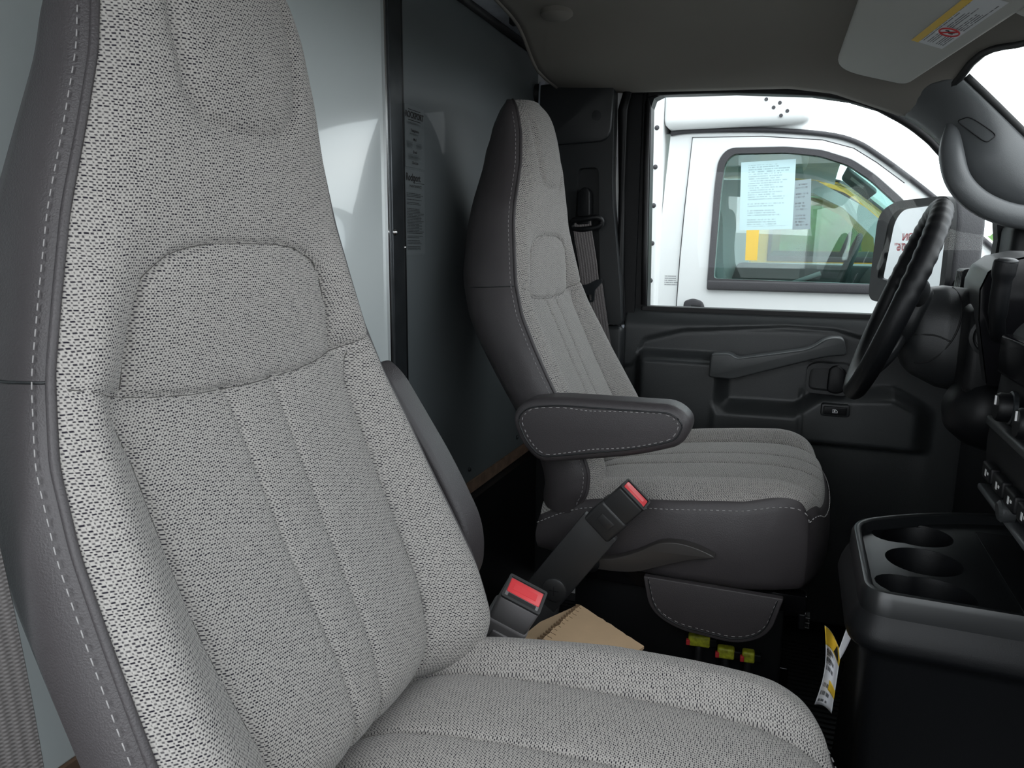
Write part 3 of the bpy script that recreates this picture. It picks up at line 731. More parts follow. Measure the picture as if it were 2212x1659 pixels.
# ================================================================== STEERING WHEEL, COLUMN, DASHBOARD
WC = Vector((.142, 1.305, .798)); WY = Vector((.055, .9985, 0)).normalized(); WU = Vector((.321, 0, .947)); WU = (WU-WY*WU.dot(WY)).normalized(); WN = WU.cross(WY).normalized()
wp = lambda a, b, c=0: tuple(WC+WY*a+WU*b+WN*c)
sw = thing('steering_wheel', 'black padded steering wheel with four spokes and finger grips', 'steering wheel', WC)
rim = []; rr = []
for k in range(160):
    a = 2*math.pi*k/160; rim.append(wp(.150*math.cos(a), .150*math.sin(a)))
    g = abs(math.degrees(math.atan2(math.sin(a), -math.cos(a))))
    rr.append(.0155+(.0007*math.sin(a*44) if math.sin(a) > .1 else 0))
obj('rim', tube(rim, rr, 16, closed=True, upv=WN), 'black', sw, 'all')
pad = rounded([(-.062, .040), (.062, .040), (.066, -.030), (.040, -.062), (-.040, -.062), (-.066, -.030)], .022, 6)
hubp = obj('airbag_pad', prism(pad, lambda a, b, c: wp(a, b, -.040+c), .040, .012, 4), 'dark', sw, 50)
obj('emblem', lathe([(.017, 0), (.017, .002), (.012, .003), (.0001, .003)], wp(0, .002, 0), WN, 24), 'chrome', hubp, 40)
for (a0, b0, a1, b1) in ((-.05, .02, -.147, .038), (.05, .02, .147, .038), (-.04, -.045, -.110, -.104), (.04, -.045, .110, -.104)):
    obj('spoke', tube(spline([wp(a0, b0, -.026), wp((a0+a1)/2, (b0+b1)/2, -.020), wp(a1, b1, -.002)], 5), .016, 12, flat=.55, upv=WN), 'dark', sw, 'all')
colm = thing('steering_column', 'black shroud of the steering column behind the wheel', 'column', (.22, 1.305, .70))
def shroud(s, t):
    ax = Vector((.150, 1.305, .757)).lerp(Vector((.290, 1.305, .735)), t); r = I(t, [0, .06, .15, .4, .7, .9, 1], [.030, .052, .063, .074, .076, .066, .03])
    a = 2*math.pi*s; e = .8; cx_, sx_ = math.cos(a), math.sin(a); f = lambda q: math.copysign(abs(q)**e, q)
    return (ax.x, ax.y+f(cx_)*r*.92, ax.z+f(sx_)*r*1.05)
obj('shroud', grid(shroud, 48, 30), 'dark', colm, 'all')
obj('shroud_seam', tube(spline([shroud(.60, .15), shroud(.56, .3), shroud(.50, .45), shroud(.44, .52), shroud(.36, .52), shroud(.28, .47)], 6), .0014, 6), 'seal', colm, 'all')
obj('shroud_seam', tube(spline([shroud(.50, .12), shroud(.495, .3), shroud(.50, .45)], 6), .0014, 6), 'seal', colm, 'all')
gs = obj('gear_lever', tube(spline([(.262, 1.20, .74), (.250, 1.14, .762), (.240, 1.112, .80), (.238, 1.100, .850), (.239, 1.098, .866)], 6), [.008]*6+[.0095]*6+[.011]*6+[.0135]*7, 16), 'black', colm, 'all')
obj('lever_cap', lathe([(.0135, 0), (.0125, .003), (.008, .005), (.0001, .0055)], (.239, 1.098, .865), (0.02, -.1, 1), 18), 'dark', gs, 'all')

ds = thing('dashboard', 'black dashboard with instrument hood and left air vent', 'dashboard', (.5, .85, .45))
dout = rounded([(.300, .56), (.290, .70), (.305, .800), (.365, .852), (.80, .845), (.94, .80), (.94, .57), (.38, .55)], [.02, .03, .05, .05, .03, .02, .02, .03], 6)
obj('dash_body', prism(dout, XZ(.03), 1.64, .004), 'black', ds, 40)
ks = obj('ignition_housing', box(.222, .30, 1.165, 1.24, .680, .805, .012), 'black', ds, 40)
obj('cylinder_ring', lathe([(.028, .002), (.028, -.003), (.024, -.005), (.022, -.002)], (.249, 1.166, .764), (0, 1, 0), 28, False), 'dark', ks, 40)
obj('key_slot', lathe([(.021, .001), (.020, -.002), (.001, -.003)], (.249, 1.166, .764), (0, 1, 0), 24), 'dark', ks, 40)
obj('key_hole', prism([(.243, .764), (.249, .772), (.255, .764), (.249, .756)], XZ(1.1622), .002), 'seal', ks)
hsec = [(.240, .705), (.222, .79), (.219, .83), (.226, .852), (.242, .866), (.27, .873), (.45, .872), (.60, .855), (.60, .70)]
def hood(s, t):
    y = 1.125+.41*t; q = s*(len(hsec)-1); i = min(int(q), len(hsec)-2); f = q-i
    x = hsec[i][0]*(1-f)+hsec[i+1][0]*f; z = hsec[i][1]*(1-f)+hsec[i+1][1]*f
    return (x+.055*t**1.3, y, z+.006*math.sin(math.pi*t)-.012*sstep(t, .9, 1))
hd = obj('instrument_hood', grid(hood, 40, 20), 'dark', ds, 50)
obj('hood_end', prism([(x+.002, z-.002) for x, z in hsec], XZ(1.127), .006), 'gloss', hd)
obj('hood_end', prism([(x+.055, z-.012) for x, z in hsec], XZ(1.529), .006), 'dark', hd)
vt = obj('air_vent', plate(rounded([(.288, .775), (.292, .845), (.360, .852), (.36, .775)], .006), [rounded([(.296, .785), (.298, .838), (.35, .842), (.35, .785)], .004)], lambda a, b, c: (a-.02+c*.0, 1.545+c, b), .06), 'black', ds, 30)
vb = thing
for k in range(4): obj('vent_slat', box(.270, .276, 1.548+.013*k, 1.553+.013*k, .785, .842, .001), 'gloss', vt)
obj('knee_bolster', lathe([(.001, -.055), (.03, -.05), (.046, -.035), (.054, -.01), (.054, .02), (.045, .06), (.03, .10)], (.262, 1.20, .655), (.5, .25, -.2), 28), 'black', ds, 'all')
obj('lower_panel', box(.31, .40, 1.16, 1.62, .33, .58, .03), 'black', ds, 40)

sout = rounded([(.275, .815), (.240, .785), (.229, .64), (.238, .592), (.30, .575), (.52, .572), (.52, .815)], [.01, .02, .03, .008, .01, .01, .01], 5)
cs = obj('centre_stack', prism(sout, XZ(.72), .325, .006), 'black', ds, 40); cs['label'] = 'black centre stack of radio and heater controls'
obj('radio_bezel', box(.228, .245, .735, 1.03, .735, .782, .005), 'gloss', cs, 40)
for y in (.955, .87, .785):
    kb = obj('control_knob', lathe([(.016, 0), (.016, .014), (.014, .017), (.0001, .017)], (.228, y-.02, .710), (-1, 0, .04), 24), 'black', cs, 40)
    obj('knob_mark', box(.2095, .2112, y-.021, y-.019, .713, .723), 'inkwhite', cs)
    obj('knob_ring', lathe([(.0185, 0), (.0185, .004), (.0165, .005)], (.2285, y-.02, .710), (-1, 0, .04), 24, False), 'steel', cs, 40)
obj('trim_bar', box(.218, .232, .735, 1.005, .676, .688, .004), 'trim', cs, 40)
obj('lower_lip', box(.226, .240, .73, 1.04, .586, .594, .003), 'pillar', cs, 40)
for k in range(5):
    b_ = obj('push_button', box(.221, .233, .965-.052*k, 1.005-.052*k, .612, .632, .003), 'black', cs, 40)
    obj('button_mark', box(.2205, .2212, .982-.052*k, .987-.052*k, .618, .626), 'inkwhite', cs)
    obj('button_light', box(.2205, .2212, .972-.052*k, .977-.052*k, .622, .625), 'inkwhite', cs)
obj('aux_knob', lathe([(.012, 0), (.012, .012), (.009, .015), (.0001, .015)], (.232, .90, .604), (-1, 0, -.1), 20), 'trim', cs, 40)

# ------------------------------------------------------------------ engine cover console with cup holders
cn = thing('cup_holder_console', 'black engine cover console with three round cup holders', 'console', (.25, .92, 0))
rimo = rounded([(.086, .799), (.0855, 1.02), (.165, 1.080), (.262, 1.120), (.46, 1.135), (.46, .79)], [.028, .035, .06, .06, .01, .01], 7)
c0 = Vector((.27, .95))
def offs(lp, d):
    out = []; n = len(lp)
    for i in range(n):
        a, b_ = Vector(lp[i-1]), Vector(lp[(i+1) % n]); t_ = (b_-a).normalized(); nr = Vector((t_.y, -t_.x))
        if nr.dot(Vector(lp[i])-c0) < 0: nr = -nr
        out.append(tuple(Vector(lp[i])+nr*d))
    return out
def rings(specs):
    V = []; Fc = []; n = len(rimo)
    for z, d in specs: V += [(x, y, z) for x, y in offs(rimo, d)]
    for j in range(len(specs)-1):
        for i in range(n): Fc.append((j*n+i, j*n+(i+1) % n, (j+1)*n+(i+1) % n, (j+1)*n+i))
    return V, Fc
obj('console_body', rings([(.512, -.001), (.500, .006), (.488, .011), (.478, .013), (.471, .010), (.466, .002), (.455, -.004), (.30, -.006), (.0, .01)]), 'black', cn, 35)
obj('console_lid', rings([(.500, .002), (.526, .001), (.532, -.002), (.533, -.006), (.531, -.010), (.522, -.012), (.519, -.013)]), 'conrim', cn, 45)
cups = [(.164, 1.026, .041, 0), (.160, .936, .041, None), (.156, .846, .042, 1)]
holes = []
for x, y, r, lobe in cups:
    h = []
    for k in range(40):
        a = 2*math.pi*k/40; rad = r
        if lobe is not None:
            c = math.radians(205 if lobe == 0 else 155); dlt = abs((a-c+math.pi) % (2*math.pi)-math.pi); rad += .016*max(0, math.cos(min(math.pi/2, dlt*2.4)))
        h.append((x+rad*math.cos(a), y+rad*math.sin(a)))
    holes.append(h)
obj('tray', plate(offs(rimo, -.012), holes, XY(.520), -.003), 'conrim', cn, 30)
for (x, y, r, lobe), h in zip(cups, holes):
    n = len(h); V = [(a, b_, .5195) for a, b_ in h]+[(x+(a-x)*.97, y+(b_-y)*.97, .513) for a, b_ in h]+[(x+(a-x)*.86, y+(b_-y)*.86, .45) for a, b_ in h]
    Fc = [(j*n+i, j*n+(i+1) % n, (j+1)*n+(i+1) % n, (j+1)*n+i) for j in range(2) for i in range(n)]+[[2*n+i for i in range(n)]]
    obj('cup_holder', (V, Fc), 'black', cn, 40)
obj('storage_bin', box(.235, .40, .82, 1.06, .521, .5225), 'black', cn)

# hanging warning tag on the console corner
wt = thing('warning_tag', 'folded white and yellow safety tag hanging from the console', 'tag', (.066, .84, .36))
def tagf(s, t, off=0):       # s across, t down
    z = .468-.105*t; x = .054+.020*s+.006*math.sin(t*3)*(1-s)-.003*t; y = .835+.020*math.sin(s*2.6)*(1-.5*t)+.012*t+off
    z2 = z-.025*s*(1-t)-.010*s
    return (x, y, z2)
obj('tag_sheet', thick(grid(tagf, 10, 16), (0, .0008, 0)), 'tagp', wt, 'all')
obj('yellow_band', thick(grid(lambda s, t: tagf(s, .22*t, -.0006), 10, 5), (0, .0003, 0)), 'yellow', wt, 'all')
obj('yellow_band', thick(grid(lambda s, t: tagf(.55+.45*s, .62+.14*t, -.0006), 6, 5), (0, .0003, 0)), 'yellow', wt, 'all')
obj('warning_triangle', ([tagf(.62, .19, -.0012), tagf(.95, .19, -.0012), tagf(.80, .02, -.0012)], [(0, 1, 2)]), 'ink', wt)
obj('tag_corner', thick(grid(lambda s, t: (.071+.010*s+.002*t, .840+.012*s-.006*s*s, .440+.034*s-.020*t*s-.012*t+.012*s*s), 8, 5), (0, .0008, 0)), 'tagw', wt, 'all')
def wrap(d):       # text laid on the tag: plane (a in 0..1, b in 0..1)
    return [tagf(v[0], v[1], -.0012) for v in d[0]], d[1]
obj('tag_lettering', merge(wrap(text('Children', .105, (.08, .335, 0), (1, 0, 0), (0, -1, 0), bold=.002)), wrap(text('INJURED', .105, (.08, .435, 0), (1, 0, 0), (0, -1, 0), bold=.002))), 'ink', wt)

# ------------------------------------------------------------------ sun visor
def vz(p): return p
vis = thing('sun_visor', 'pale grey sun visor folded against the headliner', 'sun visor', (.15, 1.45, 1.20))
A, D, E_, B = Vector((.154, 1.575, 1.169)), Vector((.029, 1.580, 1.206)), Vector((.055, 1.150, 1.244)), Vector((.252, 1.150, 1.184))
vx = (B-A).normalized(); vn = vx.cross(D-A).normalized()
if vn.z < 0: vn = -vn
vy = vn.cross(vx); vy = vy if vy.dot(D-A) > 0 else -vy
vl = lambda p: ((p-A).dot(vx), (p-A).dot(vy))
vmap = lambda a, b, c: tuple(A+vx*a+vy*b+vn*c)
vo = rounded([vl(A), vl(B), vl(E_), vl(D)], [.022, .03, .03, .06], 8)
obj('visor_panel', prism(vo, lambda a, b, c: vmap(a, b, c), .020, .008, 4), 'visor', vis, 60)
lb0 = Vector((.133, 1.360, 1.198)); 
u0_, v0_ = vl(lb0); lw_, lh_ = .200, .048
lm = lambda a, b, c: vmap(u0_+a, v0_-b, c)
Lq = lambda a0, a1, b0, b1, c: ([lm(a0, b0, c), lm(a1, b0, c), lm(a1, b1, c), lm(a0, b1, c)], [(0, 1, 2, 3)], [(0, 1), (1, 1), (1, 0), (0, 0)])
lab = obj('warning_label', Lq(0, lw_, 0, lh_, -.0006), 'label', vis); lab['label'] = 'white printed warning label with yellow band'
obj('yellow_band', Lq(0, lw_, 0, .011, -.0010), 'yellow', lab)
obj('white_window', Lq(.052, .082, .0145, .046, -.0010), 'tagw', lab)
rc = (.067, .030); rg = [lm(rc[0]+.0135*math.cos(k*math.pi/16), rc[1]+.0135*math.sin(k*math.pi/16), -.0015) for k in range(32)]
obj('red_ring', tube(rg, .0012, 6, closed=True, upv=vn), 'redp', lab, 'all')
obj('red_bar', tube([lm(rc[0]-.009, rc[1]-.009, -.0015), lm(rc[0]+.009, rc[1]+.009, -.0015)], .0011, 6), 'redp', lab)
obj('figure_mark', merge(lathe([(.0001, .0003), (.003, 0)], lm(rc[0]+.003, rc[1]-.004, -.0013), vn, 12), prism([(-.006, .001), (.001, -.002), (.004, .003), (.002, .008), (-.002, .006), (-.005, .007)], lambda a, b, c: lm(rc[0]+a, rc[1]+b, -.0013+c), .0002)), 'ink', lab)
obj('pivot_clip', tube(spline([vmap(vl(B)[0]-.06, .004, .012), vmap(vl(B)[0]-.045, -.010, .004), vmap(vl(B)[0]-.02, -.012, .006), vmap(vl(B)[0], -.004, .016)], 6), .008, 12), 'visor', vis, 'all')
obj('pivot_foot', lathe([(.016, 0), (.015, -.008), (.008, -.012), (.0001, -.012)], vmap(vl(B)[0]-.01, -.012, .020), vn, 18), 'dark', vis, 40)

# ================================================================== BELTS, BUCKLES
bl = thing('driver_seat_belt', 'grey lap and shoulder belt hanging on the driver side pillar', 'seat belt', (-.45, 1.66, .60))
obj('webbing', ribbon(spline([(-.470, 1.655, .935), (-.463, 1.650, .90), (-.452, 1.652, .84), (-.447, 1.655, .795)], 6), .042, .0022, (1, 0, .12)), 'web', bl)
obj('webbing', ribbon(spline([(-.437, 1.662, .795), (-.428, 1.666, .74), (-.418, 1.668, .68), (-.40, 1.67, .58)], 6), .034, .0022, (1, 0, .12)), 'web', bl)
gd = obj('guide_ring', merge(tube(spline([(-.492, 1.655, .928), (-.488, 1.648, .937), (-.46, 1.645, .940), (-.434, 1.648, .944), (-.424, 1.655, .936), (-.430, 1.655, .924), (-.46, 1.652, .918), (-.486, 1.655, .918)], 5, True), .0065, 10, closed=True), box(-.484, -.448, 1.652, 1.668, .925, .945, .006)), 'black', bl, 50)
obj('guide_cover', prism(rounded([(-.481, .945), (-.481, 1.000), (-.470, 1.010), (-.461, 1.010), (-.454, 1.000), (-.452, .945)], .008), XZ(1.655), .03, .005), 'black', bl, 50)
tgo = rounded([(-.487, .788), (-.485, .779), (-.466, .774), (-.462, .752), (-.436, .755), (-.434, .782), (-.418, .800), (-.418, .808), (-.430, .806), (-.450, .795)], .003, 3)
obj('latch_tongue', plate(tgo, [rounded([(-.457, .757), (-.456, .770), (-.441, .772), (-.440, .759)], .002, 3)], XZ(1.650), .006), 'steel', bl, 30)
pb = thing('passenger_seat_belt', 'grey belt webbing hanging beside the nearest seat at the left edge', 'seat belt', (-.44, .22, .3))
obj('webbing', ribbon(spline([(-.50, .12, 1.20), (-.446, .226, .90), (-.434, .240, .80), (-.426, .248, .70), (-.418, .252, .55), (-.41, .250, .30), (-.41, .250, .02)], 8), .046, .0024, (.60, .80, 0)), 'webd', pb)
obj('anchor_plate', box(-.445, -.395, .24, .285, 0, .03, .004), 'steel', pb)

def buckle(name, label, p0, p1, wv, wd, th, m, mb, stem_to, grp):
    "stalk from stem_to to p0, buckle head p0 -> p1"
    p0, p1, wv = Vector(p0), Vector(p1), Vector(wv).normalized(); ax = (p1-p0); L = ax.length; ax.normalize(); wv = (wv-ax*wv.dot(ax)).normalized(); nn = wv.cross(ax)
    t = thing(name, label, 'buckle', stem_to, grp)
    F = lambda d: frame_map(d, p0, wv, nn, ax)
    bd = obj('buckle_body', F(box(-wd/2, wd/2, -th/2, th/2, L*.50, L, .004, 3)), m, t, 40)
    obj('buckle_boot', F(box(-wd*.54, wd*.54, -th*.56, th*.56, 0, L*.56, .005, 3)), m, t, 40)
    obj('grip_ridge', F(box(-wd*.26, wd*.26, -th*.64, -th*.5, L*.22, L*.40, .003, 2)), m, bd, 40)
    obj('grip_ridge', F(box(-wd*.26, wd*.26, th*.5, th*.64, L*.22, L*.40, .003, 2)), m, bd, 40)
    obj('end_rim', F(plate(rounded([(-wd/2, -th/2), (wd/2, -th/2), (wd/2, th/2), (-wd/2, th/2)], .003), [[(-wd*.44, -th*.40), (wd*.44, -th*.40), (wd*.44, th*.40), (-wd*.44, th*.40)]], lambda a, b, c: (a, b, L-.001+c), .003)), mb, bd)
    bt = obj('release_button', F(box(-wd*.43, wd*.43, -th*.38, th*.20, L-.006, L+.0012, .0015, 2)), 'red', bd, 40)
    obj('button_dish', F(box(-wd*.30, wd*.30, -th*.20, th*.06, L+.0010, L+.0016)), 'red', bt)
    obj('latch_slot', F(box(-wd*.36, wd*.36, th*.24, th*.38, L-.006, L+.0012)), 'seal', bd)
    st_ = Vector(stem_to)
    return t, p0, wv, ax, nn
t1, *q = buckle('seat_belt_buckle', 'light grey seat belt buckle with red button by the passenger cushion', (-.312, .770, .410), (-.266, .738, .490), (.88, .2, -.45), .048, .034, 'buckle', 'buckled', (-.34, .755, .20), 'seat belt buckles')
obj('stalk', ribbon([(-.35, .755, .10), (-.335, .755, .32), (-.306, .752, .425)], .040, .014, (.9, .15, -.4)), 'buckle', t1)
t2, *q = buckle('seat_belt_buckle', 'dark buckle with red button and long sleeve beside the driver seat', (-.255, 1.034, .466), (-.199, 1.018, .528), (.70, .0, -.72), .047, .030, 'buckled', 'seal', (-.36, 1.03, .18), 'seat belt buckles')
slv = [(-.345, 1.030, .335), (-.31, 1.030, .385), (-.25, 1.030, .470)]
obj('sleeve', bevel(ribbon(slv, .062, .016, (.78, 0, -.62))[:2], .003, 2), 'buckled', t2, 40)
obj('sleeve_foot', bevel(ribbon([(-.375, 1.034, .18), (-.345, 1.030, .335)], .066, .014, (.9, 0, -.3))[:2], .003, 2), 'buckled', t2, 40)
rv = obj('anchor_cap', lathe([(.019, 0), (.019, .004), (.016, .006), (.0001, .006)], (-.318, 1.022, .358), (0, -1, 0), 24), 'buckled', t2, 40)
obj('cross_slot', merge(box(-.326, -.310, 1.0150, 1.0165, .3573, .3587), box(-.3187, -.3173, 1.0150, 1.0165, .350, .366)), 'seal', rv)

# ------------------------------------------------------------------ cardboard between the seats
cb = thing('cardboard_carton', 'flattened brown cardboard carton lying between the seats', 'cardboard', (-.25, .93, 0))
pa, pb_, pc_, pd = Vector((-.268, .992, .358)), Vector((-.158, .912, .356)), Vector((-.30, .83, .352)), Vector((-.20, .79, .350))
random.seed(7)
def jag(a, b_, n, amp):
    out = []
    for i in range(n):
        p = a.lerp(b_, i/n); out.append((p.x+random.uniform(-amp, amp), p.y+random.uniform(-amp, amp)))
    return out
top = jag(pa, pb_, 16, .0010)+jag(pb_, pd, 4, 0)+jag(pd, pc_, 4, 0)+jag(pc_, pa, 22, .0022)
obj('top_flap', prism(top, XY(.352), .004), 'card', cb)
obj('carton_side', prism([(pb_.x-.002, pb_.y), (pd.x-.002, pd.y), (pd.x-.014, pd.y-.002), (pb_.x-.014, pb_.y-.003)], XY(.02), .333), 'card', cb)
obj('carton_side', prism([(pa.x, pa.y-.004), (pb_.x-.004, pb_.y-.001), (pb_.x-.006, pb_.y-.006), (pa.x, pa.y-.01)], XY(.02), .333), 'card', cb)
fl2 = [(pc_.x-.007, pc_.y), (pa.x-.010, pa.y-.004), (pa.x-.050, pa.y-.040), (pc_.x-.06, pc_.y-.01)]
obj('side_flap', prism(fl2, lambda a, b_, c: (a, b_, .348+c+(a+.28)*.35), .004), 'card', cb)
te = []
for i in range(22):
    p = pc_.lerp(pa, (i+.5)/22); te.append(box(p.x-.006, p.x+.0, p.y-.0013, p.y+.0013, .3535, .3572))
obj('torn_fluting', merge(*te), 'cardd', cb, kind='stuff')
cre = []
for i in range(15):
    p = pc_.lerp(pa, (i+.6)/15.5); q_ = (Vector((.9, -.35, 0))); L = random.uniform(.006, .012)
    cre.append(tube([(p.x+.002, p.y, .3562), (p.x+q_.x*L, p.y+q_.y*L, .3561)], .0005, 4))
obj('crease_mark', merge(*cre), 'cardd', cb, kind='stuff')

# yellow taped wiring connectors under the driver seat
for i, (x, y, z, l, w_, a) in enumerate(((-.108, 1.128, .262, .034, .016, .1), (-.066, 1.128, .250, .026, .016, .1), (-.032, 1.128, .251, .019, .016, .1))):
    lb = ('yellow taped wiring connector under the driver seat, farthest from the console', 'yellow taped wiring connector under the driver seat, middle of three', 'yellow taped wiring connector under the driver seat, nearest the console')[i]
    c_ = thing('wiring_connector', lb, 'connector', (x, y, 0), 'connectors under the driver seat')
    ca, sa = math.cos(a), math.sin(a)
    Fm = lambda d: frame_map(d, (x, y, z), (ca, sa, 0), (-sa, ca, 0), (0, 0, 1))
    obj('tape_wrap', Fm(box(-l/2, l/2, -w_/2, w_/2, -.009, .009, .003)), 'lime', c_, 40)
    obj('red_lock', Fm(box(-l/2-.003, -l/2+.003, -w_/2-.002, -w_/2+.005, -.007, .002, .001)), 'redp', c_)
    obj('plug_end', Fm(box(l/2-.002, l/2+.010, -w_*.4, w_*.4, -.006, .006, .002)), 'black', c_)
    obj('wire_bundle', tube(spline([(x, y, z-.004), (x, y-.001, .15), (x, y-.002, .006)], 6), .006, 8), 'seal', c_, 'all')

# ================================================================== STICKERS ON THE BULKHEAD
def quad(y0, y1, z0, z1, x): return ([(x, y0, z0), (x, y1, z0), (x, y1, z1), (x, y0, z1)], [(0, 1, 2, 3)], [(0, 0), (1, 0), (1, 1), (0, 1)])
def yz(d): return d
quadS = lambda y0, y1, z0, z1, x: quad(y0+.008, y1+.008, z0, z1, x)
s1 = thing('contact_sticker', 'clear ROCKPORT contact sticker high on the bulkhead beside the steel strip', 'sticker', (-.599, 1.10, .995), 'bulkhead stickers')
obj('sticker_film', thick(quadS(1.071, 1.137, 1.003, 1.098, -.5995), (.0004, 0, 0)), 'film', s1)
tx = lambda st_, size, y, z, al='CENTER', sx=1, bold=0: text(st_, size, (-.5985, y+.008, z), (0, 1, 0), (0, 0, 1), al, sx, bold)
obj('lettering', merge(tx('ROCKPORT', .0135, 1.103, 1.0795, sx=.85, bold=.0004), tx('Telephone', .0062, 1.103, 1.0585, bold=.0001), tx('Mail', .0062, 1.103, 1.045, bold=.0001), tx('Email', .0062, 1.103, 1.0255, bold=.0001), tx('On-Line', .0062, 1.103, 1.0085, bold=.0001)), 'ink', s1)
obj('logo_bar', merge(box(-.5990, -.5985, 1.091, 1.131, 1.0915, 1.0925), box(-.5990, -.5985, 1.091, 1.131, 1.0755, 1.0765)), 'ink', s1)
obj('small_print', merge(quadS(1.078, 1.128, 1.0695, 1.0735, -.5988), quadS(1.086, 1.120, 1.0535, 1.0570, -.5988), quadS(1.075, 1.100, 1.033, 1.043, -.5988), quadS(1.106, 1.131, 1.033, 1.043, -.5988), quadS(1.078, 1.128, 1.0145, 1.0240, -.5988)), M['sticker'], s1)
s2 = thing('maintenance_sticker', 'Rockport MAINTENANCE sticker of dense print below the contact sticker', 'sticker', (-.599, 1.10, .866), 'bulkhead stickers')
obj('sticker_film', thick(quadS(1.0695, 1.135, .864, .999, -.5995), (.0004, 0, 0)), 'film', s2)
obj('printed_text', quadS(1.071, 1.134, .866, .968, -.5988), 'sticker', s2)
obj('lettering', merge(tx('Rockport', .016, 1.0715, .982, 'LEFT', .78, .0005), tx('MAINTENANCE', .0062, 1.103, .9715, sx=.95)), 'ink', s2)
obj('logo_bar', box(-.5990, -.5985, 1.104, 1.141, .9790, .9797), 'ink', s2)

# ================================================================== OUTSIDE MIRROR
mt = Vector((.53, -.85, 0)).normalized(); mn = Vector((-.85, -.53, 0)).normalized(); mc = Vector((.251, 2.048, .868))
mm = lambda a, b, c: tuple(mc+mt*a+Vector((0, 0, b))+mn*c)
mi = thing('wing_mirror', 'grey outside mirror on the driver door with mirrored red letters', 'mirror', (.30, 1.95, .72))
ho = rounded([(-.135, -.120), (-.126, .100), (-.070, .128), (.112, .132), (.125, .08), (.125, -.115), (.08, -.128)], [.03, .04, .05, .04, .03, .04, .03], 6)
hin = rounded([(-.106, -.062), (-.084, .080), (-.058, .108), (.100, .116), (.110, .07), (.110, -.085)], [.008, .03, .03, .03, .02, .02], 6)
obj('mirror_housing', prism(ho, lambda a, b, c: mm(a, b, -c), .085, .030, 4), 'molding', mi, 50)
obj('mirror_rim', plate(ho, [hin], lambda a, b, c: mm(a, b, .012-c), .014), 'black', mi, 30)
gl_ = obj('mirror_glass', prism(hin, lambda a, b, c: mm(a, b, c), .003), 'mirror', mi)
ml = lambda st_, size, a, b, sx, bd=0: text(st_, size, mm(a, b, .0045), -mt, (0, 0, 1), 'RIGHT', sx, bd)
obj('red_lettering', merge(ml('CAUTION', .0265, -.040, .032, .95), ml("T 10'6\"", .0265, -.064, .008, .95)), 'inkred', gl_)
obj('mirror_arm', tube([mm(.10, -.06, -.04), (.36, 1.87, .79), (.38, 1.80, .78)], .020, 12, flat=.7), 'black', mi, 'all')
obj('arm_foot', box(.34, .44, 1.78, 1.815, .73, .84, .012), 'black', mi, 40)

